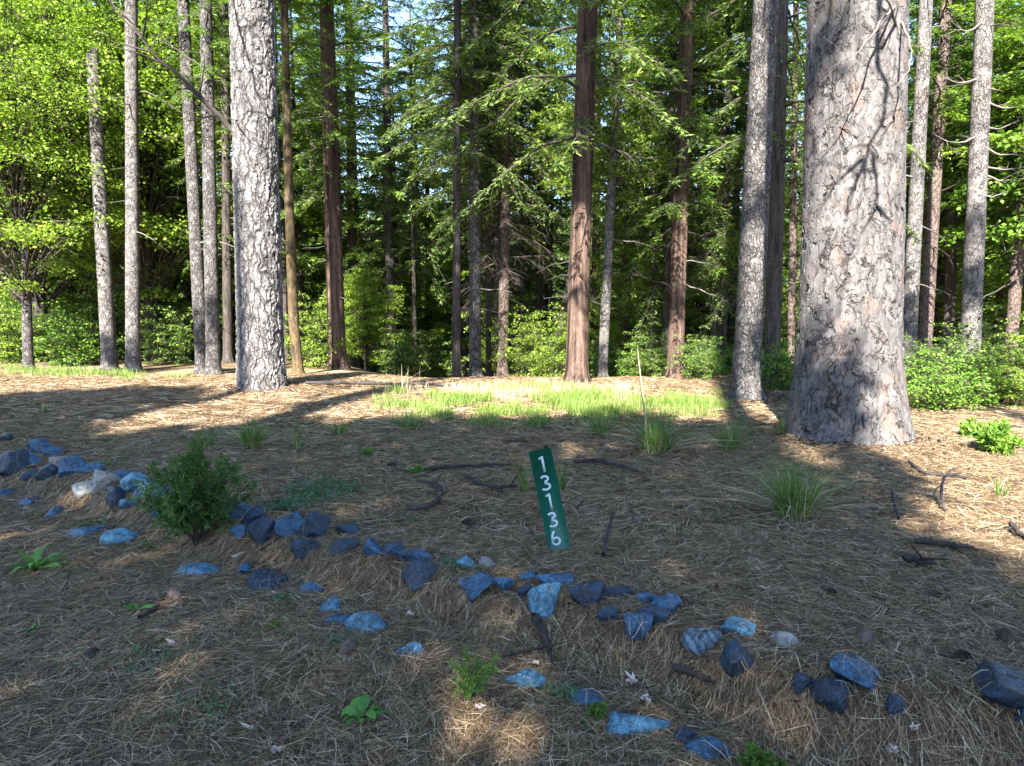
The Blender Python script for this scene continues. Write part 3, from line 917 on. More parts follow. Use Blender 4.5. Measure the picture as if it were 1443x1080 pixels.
SLIM = {n: slim(h, r, 5) for n, h, r in (('cedar_a', 11.6, 0.15), ('cedar_b', 14.6, 0.17), ('cedar_lime', 10.6, 0.13), ('fir_a', 17.5, 0.16), ('fir_b', 21.5, 0.19),
                                         ('fir_dead', 10.7, 0.10), ('pine_crown', 15.5, 0.2), ('pine_young', 7.8, 0.08), ('maple_a', 7.5, 0.12), ('maple_b', 5.8, 0.09), ('oak_green', 6.5, 0.1))}
for m_ in SLIM.values():
    m_.polygons.foreach_set('use_smooth', np.ones(len(m_.polygons), bool))


def foliage_tree(name, label, cat, px, D, kind, scale, group=None, rz=0.0, sz=None):
    x = on(px, 500, D)[0]
    root = empty(name, (x, D, float(ground(x, D)) - 0.05), rz)
    tag(root, label, cat, group)
    t = link('trunk', SLIM[kind], root)
    t.scale = (scale, scale, sz or scale)
    crown(root, kind, scale, 0, 0, (0, 0), sz)
    return root


FOL = [
    ('maple_tree', 'bright yellow-green leafy tree filling the upper left corner', 60, 20.0, 'maple_a', 1.5),
    ('maple_tree', 'yellow-green leafy tree cut by the left edge of the view', -130, 19.5, 'maple_a', 1.3),
    ('maple_tree', 'bright leafy tree right behind the broken snag', 215, 20.0, 'maple_a', 1.45),
    ('cedar_tree', 'dark green cedar in the shade behind the two pale left trunks', 195, 22.5, 'cedar_a', 1.0),
    ('cedar_tree', 'dark cedar filling the gap left of the furrowed pine', 268, 24.0, 'cedar_b', 0.9),
    ('cedar_tree', 'sunlit yellow-green cedar showing between the slim pair and the furrowed pine', 330, 25.0, 'cedar_lime', 1.35),
    ('cedar_tree', 'yellow-green cedar glowing between the furrowed pine and the reddish cedar', 425, 23.0, 'cedar_lime', 1.15),
    ('dogwood_tree', 'low layered bright leafy tree at the foot of the reddish cedar', 515, 19.0, 'maple_b', 0.42),
    ('cedar_tree', 'dense bright green cedar left of the dark hollow', 560, 25.0, 'cedar_lime', 1.0),
    ('cedar_tree', 'green cedar with drooping sprays above the dark hollow', 605, 27.0, 'cedar_lime', 1.25),
    ('cedar_tree', 'mid green cedar behind the slender dark pole', 590, 31.0, 'cedar_a', 1.3),
    ('fir_tree', 'dark drooping fir covered in dead twigs behind the middle trunks', 735, 20.5, 'fir_dead', 1.15),
    ('fir_tree', 'tall dark fir with fine drooping branches left of the tall reddish cedar', 760, 23.0, 'fir_a', 0.95),
    ('cedar_tree', 'sunny green cedar behind the foot of the tall reddish cedar', 770, 30.0, 'cedar_lime', 1.3),
    ('pine_tree', 'light green young pine right of the tall reddish cedar', 880, 20.0, 'pine_young', 1.05),
    ('fir_tree', 'fir with bare grey lower twigs between the two reddish cedars', 905, 22.0, 'fir_dead', 1.2),
    ('cedar_tree', 'green cedar hanging its branches between the reddish cedars', 890, 27.0, 'cedar_lime', 1.3),
    ('cedar_tree', 'dark cedar with bright sprays in front of the leaning grey fir', 1005, 19.0, 'cedar_b', 0.95),
    ('fir_tree', 'dark fir in the shadows left of the leaning grey fir', 1030, 23.5, 'fir_a', 1.0),
    ('cedar_tree', 'bright green cedar seen between the leaning fir and the biggest pine', 1120, 23.0, 'cedar_lime', 1.1),
    ('cedar_tree', 'sunlit cedar filling the gap right of the biggest pine', 1318, 19.5, 'cedar_lime', 1.1),
    ('cedar_tree', 'bright green cedar behind the bare side branches on the right', 1405, 18.0, 'cedar_lime', 1.05),
    ('oak_tree', 'leafy green tree cut by the right edge of the view', 1500, 15.0, 'oak_green', 1.1),
    ('cedar_tree', 'tall bright cedar behind the pale trunk with bare side branches', 1365, 25.0, 'cedar_lime', 1.5),
    ('fir_tree', 'airy dark fir with drooping branches against the open sky left of the slender pole', 552, 21.5, 'fir_a', 1.05),
    ('fir_tree', 'slim airy fir against the sky between the slender pole and the furrowed pine', 505, 27.0, 'fir_b', 0.95),
    ('fir_tree', 'airy fir whose branches cross the sky right of the tall reddish cedar', 838, 24.0, 'fir_b', 0.9),
    ('cedar_tree', 'feathery green cedar filling the space behind the slender dark pole', 655, 24.0, 'cedar_lime', 1.2),
    ('cedar_tree', 'lacy cedar hanging over the middle of the forest behind the dead-twigged trunk', 700, 26.0, 'cedar_b', 1.15),
    ('cedar_tree', 'sunlit cedar just left of the reddish cedar by the furrowed pine', 448, 27.0, 'cedar_lime', 1.4),
    ('cedar_tree', 'mid green cedar right of the reddish cedar by the furrowed pine', 500, 23.0, 'cedar_a', 1.2),
    ('cedar_tree', 'bright cedar with light sprays right of the tall reddish cedar', 930, 25.0, 'cedar_lime', 1.25),
    ('cedar_tree', 'green cedar closing the gap left of the leaning grey fir', 985, 26.0, 'cedar_a', 1.3),
    ('cedar_tree', 'tall green cedar behind the dark trunk beside the leaning grey fir', 1060, 27.0, 'cedar_lime', 1.3),
    ('cedar_tree', 'dense cedar at the far right between the brown trunk and the edge', 1470, 21.0, 'cedar_lime', 1.4),
    ('maple_tree', 'leafy tree with sunny leaves between the pale left trunk and the slim pair', 240, 26.0, 'maple_a', 1.7),
    ('maple_tree', 'tall yellow-green tree behind the left edge trees', -30, 24.0, 'maple_a', 1.9),
]
for i, (nm, lab, px, D, kd, sc) in enumerate(FOL):
    foliage_tree(nm, lab, 'tree', px, D, kd, sc, rz=i * 1.3)

g = np.random.default_rng(99)
kinds = ['cedar_a', 'cedar_b', 'fir_a', 'fir_b', 'cedar_lime', 'cedar_lime', 'fir_a', 'oak_green', 'maple_a', 'cedar_lime']
nback = 0
for row, (D0, step) in enumerate(((28, 4.6), (35, 5.0), (44, 5.6), (56, 6.4))):
    half = D0 * 0.82
    for x in np.arange(-half, half + 0.1, step):
        D = D0 + g.normal(0, 2.0)
        xx = x + g.normal(0, 1.4)
        px = CX + F * xx / D
        gap = (565 < px < 640) or (790 < px < 850)
        kd = kinds[int(g.integers(len(kinds)))]
        if px > 330 and kd in ('maple_a', 'oak_green'):
            kd = 'cedar_a'
        Hk = {'cedar_a': 12, 'cedar_b': 15, 'fir_a': 18, 'fir_b': 22, 'cedar_lime': 11, 'oak_green': 8, 'maple_a': 9}[kd]
        open_ = (470 < px < 660) or (780 < px < 860) or (180 < px < 330) or (950 < px < 1010)
        el = g.uniform(10, 15.5) if open_ else g.uniform(15, 25)
        sc = min((D * math.tan(R(el)) + 2.5) / Hk, 1.7)
        root = empty('forest_tree', (xx, D, float(ground(xx, D)) - 0.05), g.random() * 6.28)
        tag(root, 'one of the green trees crowding the far depth of the forest', 'tree', 'trees deep in the forest')
        t = link('trunk', SLIM[kd], root)
        t.scale = (sc, sc, sc)
        crown(root, kd, sc)
        nback += 1

g = np.random.default_rng(123)
for i in range(16):
    D = g.uniform(18, 30)
    px = g.uniform(200, 1430)
    xx = on(px, 500, D)[0]
    root = empty('sapling_tree', (xx, D, float(ground(xx, D)) - 0.05), g.random() * 6)
    tag(root, 'one of the thin dark stems standing between the larger forest trunks', 'tree', 'thin dark stems among the forest trunks')
    t = link('trunk', SLIM['fir_dead'], root)
    t.scale = (0.7, 0.7, 1.1)
    crown(root, 'airy_a' if i % 2 else 'airy_b', 0.75, 3.0 + 2 * g.random())

# ------------------------------------------------------------------ far wooded slope: one uncountable mass
g = np.random.default_rng(5)
mb = MB()
n = 90000
ang = g.uniform(-0.9, 0.9, n)
rr = g.uniform(64, 150, n)
x, y = rr * np.sin(ang), rr * np.cos(ang)
cell = np.floor(x / 4.5) * 13.7 + np.floor(y / 4.5) * 7.3
hh = 5 + 7 * np.abs(np.sin(cell))
fx, fy = (x / 4.5) % 1 - 0.5, (y / 4.5) % 1 - 0.5
prof = np.clip(1 - 1.7 * np.hypot(fx, fy), 0, 1)
z = ground(x, y) + hh * prof * (0.25 + 0.75 * g.random(n) ** 0.6)
c = np.stack([x, y, z], -1)
kites(mb, c, g.normal(0, 1, (n, 3)) + [0, 0, -0.3], g.normal(0, 0.5, (n, 3)) + [0, -0.4, 1], 1.0, 0.5)
o = mb.build('forest', M['fir'])
tag(o, 'far wooded slope of dark green trees closing the view behind the trunks', 'forest', kind='stuff')

# ------------------------------------------------------------------ understory shrubs


def shrub(label, px, D, kind, sc, rz=0.0, group=None, name='shrub', sz=None):
    x = on(px, 530, D)[0]
    o = link(name, PROTO[kind], None, (x, D, float(ground(x, D)) - 0.03))
    o.scale = (sc, sc, sz or sc)
    o.rotation_euler = (0, 0, rz)
    return tag(o, label, 'shrub', group)


SH = [
    ('leafy green bush at the right foot of the biggest pine', 1322, 9.9, 'bush_a', 0.5, 0, None, 'shrub', 0.38),
    ('tall leafy green bush in front of the pale trunk with bare side branches', 1368, 10.6, 'bush_a', 0.55, 1, None, 'shrub', 0.52),
    ('bright green bush at the right edge under the brown trunk', 1436, 10.2, 'bush_b', 0.5, 2, None, 'shrub', 0.40),
    ('broad bush behind the leafy green bushes on the right', 1402, 12.0, 'bush_c', 0.75, 3, None, 'shrub', 0.55),
    ('green bush behind the biggest pine on its right side', 1296, 11.6, 'bush_c', 0.6, 4, None, 'shrub', 0.45),
    ('sunny yellow-green bush left of the tall reddish cedar', 742, 17.2, 'bush_b', 0.6),
    ('pale green bush growing against the foot of the tall reddish cedar', 790, 15.4, 'bush_b', 0.55),
    ('bright bush in the gap behind the dead-twigged trunk', 725, 20.5, 'bush_b', 1.0),
    ('dark leafy bush at the foot of the dappled reddish cedar', 985, 14.2, 'bush_c', 0.42),
    ('dark green bush left of the leaning grey fir', 1000, 16.0, 'bush_a', 0.5),
    ('small bush between the leaning grey fir and the biggest pine', 1102, 12.0, 'bush_a', 0.5),
    ('green bush around the foot of the two pale left trunks', 110, 17.8, 'bush_a', 0.75),
    ('dark bush in the shade left of the broken snag', 70, 19.8, 'bush_a', 1.0),
    ('low bush between the pale left trunks and the slim grey pair', 235, 18.0, 'bush_c', 0.7),
    ('low green bush at the left edge under the yellow-green tree', 12, 18.5, 'bush_b', 0.7),
    ('low bright bush right of the furrowed pine', 445, 17.0, 'bush_b', 0.6),
    ('dark bush at the left side of the dark hollow', 565, 18.5, 'bush_c', 0.6),
    ('dark bush inside the hollow by the slender dark pole', 610, 20.5, 'bush_c', 0.7),
    ('green bush right behind the pale young pine', 870, 17.5, 'bush_a', 0.55),
    ('mid green bush below the green cedar between the reddish cedars', 915, 16.2, 'bush_c', 0.5),
]
for i, s in enumerate(SH):
    shrub(*s) if len(s) > 4 else shrub(*s, rz=i * 2.1)
g = np.random.default_rng(41)
for i in range(22):
    D = g.uniform(21, 33)
    px = g.uniform(-40, 1480)
    shrub('undergrowth bush deep between the trunks of the forest', px, D, ['bush_c', 'bush_c', 'bush_a', 'bush_c'][i % 4], g.uniform(0.7, 1.2), g.random() * 6, 'undergrowth bushes deep in the forest')


# ------------------------------------------------------------------ shade: the tall trees behind the camera whose crowns shade the foreground
def inpoly(px, py, poly):
    r = np.zeros(px.shape, bool)
    n = len(poly)
    for i in range(n):
        x1, y1 = poly[i]
        x2, y2 = poly[(i + 1) % n]
        c = ((y1 > py) != (y2 > py)) & (px < (x2 - x1) * (py - y1) / (y2 - y1 + 1e-9) + x1)
        r ^= c
    return r


LIT = [
    [(-400, 400), (-400, 562), (0, 558), (110, 552), (225, 546), (290, 549), (262, 562), (200, 572), (150, 585), (110, 604), (150, 616), (222, 611), (315, 602), (430, 598), (500, 597),
     (560, 592), (640, 590), (700, 595), (830, 590), (880, 584), (920, 588), (960, 600), (1010, 598), (1060, 612), (1085, 640), (1120, 660), (1190, 672),
     (1215, 668), (1235, 664), (1285, 690), (1240, 712), (1215, 720), (1240, 748), (1290, 765), (1412, 800), (1443, 830), (1900, 960), (1900, 400)],
    [(640, 622), (860, 624), (1000, 630), (1010, 640), (850, 638), (700, 634), (640, 628)],
    [(150, 634), (215, 626), (222, 632), (160, 642)],
    [(128, 664), (165, 664), (168, 678), (128, 682)], [(85, 690), (130, 690), (112, 712), (60, 722)],
    [(-90, 762), (70, 760), (55, 794), (-90, 806)],
    [(610, 1000), (770, 1000), (775, 1075), (610, 1080)], [(660, 960), (745, 962), (750, 1006), (670, 1000)],
    [(750, 825), (825, 835), (815, 895), (745, 895)], [(940, 865), (1000, 880), (1000, 930), (930, 930)],
    [(130, 855), (225, 858), (215, 905), (125, 905)], [(950, 970), (1070, 975), (1065, 1035), (950, 1030)], [(1030, 910), (1110, 915), (1110, 960), (1030, 955)],
]
DARK = [[(1235, 664), (1180, 640), (1215, 634), (1262, 660), (1300, 690), (1285, 700)]]
step = 0.30
sx, sy = np.meshgrid(np.arange(-13, 13, step), np.arange(-3.5, 14.5, step))
sx = sx.ravel() + rng.uniform(-0.1, 0.1, sx.size)
sy = sy.ravel() + rng.uniform(-0.1, 0.1, sy.size)
P = np.stack([sx, sy, ground(sx, sy)], -1)
px, py = topix(P)
shade = np.ones(len(sx), bool)
infront = sy > 0.6
for pl in LIT:
    shade &= ~(infront & inpoly(px, py, pl))
for pl in DARK:
    shade |= infront & inpoly(px, py, pl)
pts = P[shade]
# extra shaded spots on the trunks: (px, py, depth, radius m)
SPOT = [(1128, 605, 7.35, 0.22), (1132, 560, 7.35, 0.2), (1150, 575, 7.35, 0.2), (1165, 600, 7.35, 0.2), (1180, 618, 7.35, 0.18), (1140, 515, 7.35, 0.16), (1128, 470, 7.35, 0.14), (1165, 540, 7.35, 0.13), (1195, 590, 7.35, 0.12), (1150, 30, 7.35, 0.2), (1148, 90, 7.35, 0.15),
        (1090, 40, 10.9, 0.2), (1082, 140, 10.9, 0.2), (1070, 290, 10.9, 0.10),
        (150, 490, 16.2, 0.3), (188, 500, 16.0, 0.5), (275, 460, 15.6, 0.4), (300, 430, 15.2, 0.4), 
        (670, 490, 16.6, 0.4),
        (830, 60, 13.6, 0.6), (822, 190, 13.6, 0.5), (818, 260, 13.6, 0.3), (812, 420, 13.6, 0.25), (955, 200, 14.8, 0.5), (950, 420, 14.8, 0.4), (1370, 400, 12.0, 0.4), (1375, 330, 12.0, 0.25), (1280, 420, 12.4, 0.5),]
for xa, ya, xb, yb, D, r, dn in ((829, 0, 821, 240, 13.6, 0.45, 7), (967, 0, 958, 260, 14.8, 0.45, 7), (645, 0, 643, 500, 15.6, 0.4, 12), (668, 0, 669, 160, 16.6, 0.35, 4),
                                   (398, 0, 414, 380, 15.0, 0.35, 9), (712, 0, 710, 330, 17.0, 0.4, 7)):
    for t_ in np.linspace(0, 1, dn):
        SPOT.append((xa + (xb - xa) * t_, ya + (yb - ya) * t_, D, r))
ex = []
for a, b, D, r in SPOT:
    c = on(a, b, D - 0.3)
    m = max(1, int((r / 0.3) ** 2 * 2))
    o_ = rng.normal(0, 1, (m, 3)) * r * 0.45
    ex.append(c + o_)
pts = np.concatenate([pts, np.concatenate(ex)])
# where each clump hangs: up the sun's direction from the shaded spot
hgt = rng.uniform(8.5, 15, len(pts))
cl = pts + SUN[None] * (hgt / SUN[2])[:, None]
SHT = np.array([(-6.5, -5.0), (-1.5, -9.0), (3.8, -6.5), (-10.0, -10.0), (1.0, -14.0), (7.5, -3.0)])
near = np.argmin(((cl[:, None, :2] - SHT[None]) ** 2).sum(-1), 1)
for i, (tx, ty) in enumerate(SHT):
    root = empty('pine_tree', (tx, ty, float(ground(tx, ty))))
    tag(root, 'tall pine behind the viewpoint whose crown shades the rocks and the sign', 'tree', 'shade trees behind the viewpoint')
    mb, _, _ = trunk_mesh((0, 0, 0), (0, 0, 1), 22, 0.4, 0.75, 0.2, 20, 60, None, i, 0.05)
    mb.build('trunk', M['bark_grey'], root, True)
    c = cl[near == i] - np.array(root.location)
    if len(c) == 0:
        continue
    mb = MB()
    g = np.random.default_rng(400 + i)
    nk = 34
    n = len(c) * nk
    ci = np.repeat(np.arange(len(c)), nk)
    p = c[ci] + g.normal(0, 0.15, (n, 3))
    kites(mb, p, g.normal(0, 1, (n, 3)), g.normal(0, 1, (n, 3)), 0.30, 0.13, 1)
    sel = np.arange(0, len(c), 9)
    k = np.linspace(0, 1, 6)
    st = np.zeros((len(sel), 3))
    st[:, 2] = np.clip(c[sel, 2] - 0.3 * np.linalg.norm(c[sel, :2], axis=1), 5, 21)
    LP = st[:, None] * (1 - k)[None, :, None] + c[sel][:, None] * k[None, :, None]
    tubes(mb, LP, 0.05 * (1 - 0.8 * k)[None] * np.ones((len(sel), 1)), 4, 0)
    mb.build('crown', [M['wood'], M['fir']], root)

# ------------------------------------------------------------------ sign
bl, br, tr, tl_ = (773, 780.5), (807, 775), (776.3, 630.5), (744.4, 636)
sb = at(789, 779)
SD = sb[1]
c0, c1 = on(790, 778, SD), on(760.4, 633, SD)
wid = 32.8 * SD * CT / F
hei = float(np.linalg.norm(c1 - c0))
tilt = math.atan2(c0[0] - c1[0], c1[2] - c0[2])
root = empty('address_sign', c0)
root.rotation_euler = (0, -tilt, R(4))
tag(root, 'tilted narrow green sign stuck in the needles with white numbers 13136', 'sign')


def prism(poly, y0, y1):
    """extrude an x-z outline between y0 and y1"""
    n = len(poly)
    v = [(x, y0, z) for x, z in poly] + [(x, y1, z) for x, z in poly]
    return v, n


def add_prism(mb, poly, y0, y1, m=0):
    v, n = prism(poly, y0, y1)
    mb.add(v, [[i, (i + 1) % n, n + (i + 1) % n, n + i] for i in range(n)], m)
    mb.f.append(np.array([list(range(n))[::1]]) + mb.n - 2 * n)
    mb.m.append(np.full(1, m, np.int32))
    mb.f.append(np.array([list(range(2 * n - 1, n - 1, -1))]) + mb.n - 2 * n)
    mb.m.append(np.full(1, m, np.int32))


def rrect(x0, x1, z0, z1, r, k=4):
    o = []
    for cx, cz, a0 in ((x1 - r, z0 + r, -90), (x1 - r, z1 - r, 0), (x0 + r, z1 - r, 90), (x0 + r, z0 + r, 180)):
        for i in range(k + 1):
            a = R(a0 + 90 * i / k)
            o.append((cx + r * math.cos(a), cz + r * math.sin(a)))
    return o


mb = MB()
add_prism(mb, rrect(-wid / 2, wid / 2, -0.03, hei, 0.006), -0.0015, 0.0015)
mb.build('panel', M['sign_green'], root)
mb = MB()
px0 = wid * 0.30
add_prism(mb, [(px0 - 0.011, -0.35), (px0 + 0.011, -0.35), (px0 + 0.011, hei + 0.014), (px0 - 0.011, hei + 0.014)], 0.003, 0.016)
mb.build('post', M['post_dark'], root)
for zz in (0.06, hei - 0.035):
    mb = MB()
    an = np.arange(10) * 2 * math.pi / 10
    add_prism(mb, [(px0 + 0.004 * math.cos(a), zz + 0.004 * math.sin(a)) for a in an], -0.004, -0.0016)
    mb.build('bolt', M['post_dark'], root)


def arc(cx, cz, rx, rz, a0, a1, n=18):
    return [(cx + rx * math.cos(R(a)), cz + rz * math.sin(R(a))) for a in np.linspace(a0, a1, n)]


def stroke(mb, pts, w, y0, y1):
    p = np.array(pts, float)
    t = np.gradient(p, axis=0)
    t /= np.linalg.norm(t, axis=1)[:, None] + 1e-9
    nrm = np.stack([-t[:, 1], t[:, 0]], -1)
    a, b = p + nrm * w / 2, p - nrm * w / 2
    n = len(p)
    v = np.concatenate([np.stack([q[:, 0], np.full(n, y), q[:, 1]], -1) for q, y in ((a, y0), (b, y0), (a, y1), (b, y1))])
    f = []
    for i in range(n - 1):
        f.append([i, i + 1, n + i + 1, n + i])
        f.append([i, 2 * n + i, 2 * n + i + 1, i + 1])
        f.append([n + i, n + i + 1, 3 * n + i + 1, 3 * n + i])
    f.append([0, n, 3 * n, 2 * n])
    f.append([n - 1, 3 * n - 1, 4 * n - 1, 2 * n - 1])
    mb.add(v, f)


hd = 23.2 * SD * CT / F
sw = hd * 0.138
for k_, ch in enumerate('13136'):
    zc = hei * (1 - (653.7 - 633 + k_ * 25.95) / 145.0)
    mb = MB()
    h2 = hd / 2
    xo = -wid * (0.05 + 0.01 * k_)
    if ch == '1':
        stroke(mb, [(xo + 0.1 * hd, zc + h2), (xo + 0.1 * hd, zc - h2)], sw, -0.0030, -0.0016)
        stroke(mb, [(xo - 0.13 * hd, zc + h2 * 0.70), (xo + 0.02 * hd, zc + h2 * 0.84), (xo + 0.09 * hd, zc + h2 * 0.97)], sw * 0.8, -0.0034, -0.0016)
    elif ch == '3':
        ru, rl = 0.235 * hd, 0.262 * hd
        up = arc(xo, zc + h2 - ru, ru * 0.95, ru - sw / 2, 150, -80)
        lo = arc(xo, zc - h2 + rl, rl * 0.98, rl - sw / 2, 85, -150)
        stroke(mb, up + lo, sw, -0.0030, -0.0016)
    else:
        r6 = 0.30 * hd
        stroke(mb, arc(xo, zc - h2 + r6, r6 - sw / 2, r6 - sw / 2, 150, 150 + 360, 36), sw, -0.0030, -0.0016)
        stroke(mb, [(xo - r6 + sw / 2 + 0.008 * hd, zc - h2 + r6 * 1.05), (xo - r6 * 0.62, zc + h2 * 0.40), (xo - r6 * 0.05, zc + h2 * 0.97)], sw, -0.0034, -0.0016)
    mb.build('numeral', M['sign_white'], root)

# ------------------------------------------------------------------ rocks


def rock_mesh(seed, ax, ay, az, sub=4, cuts=12, wedge=False):
    g = np.random.default_rng(seed)
    import bmesh
    bm = bmesh.new()
    bmesh.ops.create_icosphere(bm, subdivisions=sub, radius=1.0)
    V = np.array([v.co[:] for v in bm.verts])
    F_ = np.array([[v.index for v in f.verts] for f in bm.faces])
    bm.free()
    for c in range(cuts):
        n = unit(g.normal(0, 1, 3))
        d = g.uniform(0.45, 0.85)
        s = V @ n - d
        V = V - np.where(s > 0, s * 0.93, 0)[:, None] * n
    if wedge:
        V[:, 0] *= np.interp(V[:, 2], [-1, 0.6], [0.15, 1.0])
    V += unit(V) * (0.09 * fbm(V[:, 0] * 1.6, V[:, 1] * 1.6, V[:, 2] * 1.6, seed) + 0.05 * fbm(V[:, 0] * 6, V[:, 1] * 6, V[:, 2] * 6, seed + 3))[:, None]
    e = np.abs(V).max(0)
    V = V / e * np.array([ax, ay, az])
    mb = MB()
    mb.add(V, F_)
    return mb


ROCKS = [
    # px, py, w, h, mat, label
    (7, 617, 20, 14, 'dark', 'small dark rock alone at the left edge above the rock wall'),
    (17, 653, 38, 38, 'dark', 'largest dark blue rock at the left end of the rock wall'),
    (54, 631, 24, 20, 'blue', 'topmost blue rock at the left end of the wall'),
    (46, 649, 22, 18, 'blue', 'blue rock wedged right of the largest dark rock at the wall end'),
    (79, 637, 24, 12, 'blue', 'flat blue rock on top of the wall behind the brown slab'),
    (65, 667, 26, 22, 'dark', 'dark rock at the foot of the wall below the brown slab'),
    (42, 671, 16, 14, 'dark', 'small dark rock between two dark rocks at the foot of the left wall'),
    (86, 652, 38, 14, 'brown', 'thin brown slab lying slanted in the left wall'),
    (99, 660, 34, 26, 'blue', 'slanted blue-grey rock under the end of the brown slab'),
    (127, 660, 30, 19, 'blue', 'blue rock left of the pale sunlit rock'),
    (147, 677, 36, 26, 'grey', 'pale grey sunlit rock in the left wall'),
    (125, 688, 30, 18, 'grey', 'low grey rock half buried left of and below the pale sunlit one'),
    (173, 672, 28, 14, 'blue', 'low blue rock on top of the wall right of the pale sunlit rock'),
    (188, 682, 32, 27, 'light', 'pale blue speckled rock left of the dark green sapling'),
    (207, 690, 26, 24, 'blue', 'mid blue rock leaning on the pale blue speckled one'),
    (163, 700, 30, 24, 'dark', 'dark blue rock below the pale blue speckled rock'),
    (186, 709, 26, 15, 'blue', 'low blue rock at the wall foot below the pale blue speckled rock'),
    (222, 697, 28, 30, 'blue', 'upright blue rock touching the left side of the dark green sapling'),
    (219, 725, 18, 11, 'blue', 'small blue stone on the needles left of the sapling stem'),
    (243, 711, 18, 15, 'blue', 'small blue rock behind the lower left sprays of the sapling'),
    (270, 708, 26, 18, 'blue', 'blue rock seen through the middle of the sapling'),
    (334, 722, 40, 28, 'blue', 'smooth slanted blue rock just right of the sapling'),
    (339, 751, 19, 17, 'blue', 'small light-topped rock at the foot of the smooth slanted one'),
    (355, 729, 26, 26, 'dark', 'dark rock with needles over it right of the smooth slanted one'),
    (375, 746, 38, 36, 'dark', 'rounded dark rock veiled with needles in the wall'),
    (406, 742, 42, 30, 'blue', 'rounded rock with a bright blue top under the green ground cover'),
    (441, 744, 32, 38, 'dark', 'tall dark rock right of the bright-topped rounded rock'),
    (430, 773, 27, 26, 'dark', 'dark rock with one blue spot below the tall dark rock'),
    (487, 748, 24, 16, 'dark', 'upper dark rock of two stacked under the slope left of middle'),
    (484, 769, 30, 26, 'dark', 'lower dark rock of two stacked under the slope left of middle'),
    (527, 775, 22, 26, 'blue', 'narrow upright rock, first of three in a row left of the round black rock'),
    (553, 777, 22, 24, 'dark', 'narrow dark rock in the middle of three left of the round black rock'),
    (581, 783, 44, 24, 'blue', 'wide low blue rock right above the round black rock'),
    (591, 813, 38, 38, 'dark', 'round nearly black rock standing in front of the wall'),
    (657, 795, 20, 14, 'light', 'small round light blue stone above the wide rock left of the sign'),
    (688, 795, 20, 12, 'brown', 'small brownish mossy stone beside the small light blue one'),
    (667, 826, 58, 40, 'blue', 'wide blue rock with a dark underside left of the white wedge rock'),
    (711, 823, 22, 32, 'blue', 'narrow rock standing between the wide blue rock and the wedge rock'),
    (740, 815, 18, 14, 'blue', 'small blue stone above the left corner of the wedge rock'),
    (737, 836, 16, 28, 'dark', 'dark sliver of rock at the left side of the wedge rock'),
    (767, 846, 46, 50, 'light', 'pale wedge-shaped rock pointing down below the sign'),
    (783, 820, 42, 20, 'blue', 'flat blue rock lying on the pale wedge rock below the sign'),
    (829, 839, 42, 36, 'dark', 'blocky dark rock right of the pale wedge rock'),
    (870, 839, 32, 14, 'dark', 'low dark rock buried in needles right of the blocky one'),
    (857, 868, 22, 22, 'dark', 'small dim round rock below the low buried dark one'),
    (895, 882, 48, 50, 'blue', 'heart-shaped blue rock with a dark right half'),
    (918, 868, 32, 28, 'dark', 'dark rock forming the back of the heart-shaped rock'),
    (914, 844, 24, 20, 'blue', 'small blue rock above the heart-shaped rock'),
    (941, 854, 36, 28, 'blue', 'rounded blue rock right above the heart-shaped rock'),
    (988, 897, 56, 42, 'band', 'dark rounded rock with white bands'),
    (1041, 886, 56, 27, 'light', 'flat-topped pale blue rock right of the banded rock'),
    (1041, 930, 42, 46, 'dark', 'blocky black rock below the flat-topped pale blue rock'),
    (1102, 906, 38, 18, 'grey', 'pale rock almost buried in needles right of the flat-topped one'),
    (1198, 940, 80, 52, 'blue', 'large smooth half-dome blue rock'),
    (1177, 980, 64, 54, 'dark', 'large dark rock leaning below the smooth half-dome rock'),
    (1127, 964, 26, 28, 'dark', 'small dark rock left of the large leaning dark rock'),
    (1258, 997, 26, 24, 'dark', 'small dim rock sunk in needles right of the large leaning rock'),
    (1424, 968, 104, 62, 'dark', 'very large dark rock cut by the right edge'),
    (1440, 1012, 24, 16, 'dark', 'small dark stone at the right edge below the very large rock'),
    # the lower half-buried row
    (7, 697, 20, 14, 'blue', 'dim blue stone at the left edge on the lower ground'),
    (42, 708, 22, 14, 'blue', 'small dark-sided stone on the lower ground at far left'),
    (40, 717, 18, 5, 'grey', 'flat pale stone chip under the small dark-sided stone'),
    (76, 724, 20, 11, 'blue', 'small blue stone between the far left stones and the oval pair'),
    (121, 748, 42, 15, 'blue', 'long smooth blue stone, left one of the oval pair on the lower ground'),
    (165, 759, 38, 18, 'light', 'speckled blue stone, right one of the oval pair on the lower ground'),
    (280, 803, 62, 17, 'light', 'bright flat blue stone half buried below the sapling'),
    (345, 804, 19, 15, 'blue', 'small round stone right of the bright flat one'),
    (376, 822, 60, 26, 'dark', 'angular dark stone with a black right end'),
    (440, 834, 36, 13, 'blue', 'dim flat stone left of the bright turquoise one'),
    (463, 855, 42, 26, 'light', 'bright turquoise stone nearly flush with the needles'),
    (470, 877, 54, 13, 'blue', 'dim buried stone below the bright turquoise one'),
    (518, 882, 62, 42, 'light', 'long light blue stone sloping down right in the buried row'),
    (578, 919, 46, 14, 'light', 'flat turquoise sliver of stone left of the lime-tipped sprig'),
    (742, 961, 56, 26, 'light', 'pale blue stone right of the lime-tipped sprig'),
    (830, 989, 54, 22, 'blue', 'flat blue stone left of the tiny sprig in the buried row'),
    (900, 1020, 88, 34, 'light', 'long pale stone right of the tiny sprig near the bottom'),
    (962, 1042, 42, 22, 'dark', 'dark stone joining the two lowest stones near the bottom'),
    (1001, 1061, 64, 34, 'blue', 'lowest blue stone near the bottom edge'),
]
ROCKXY = []
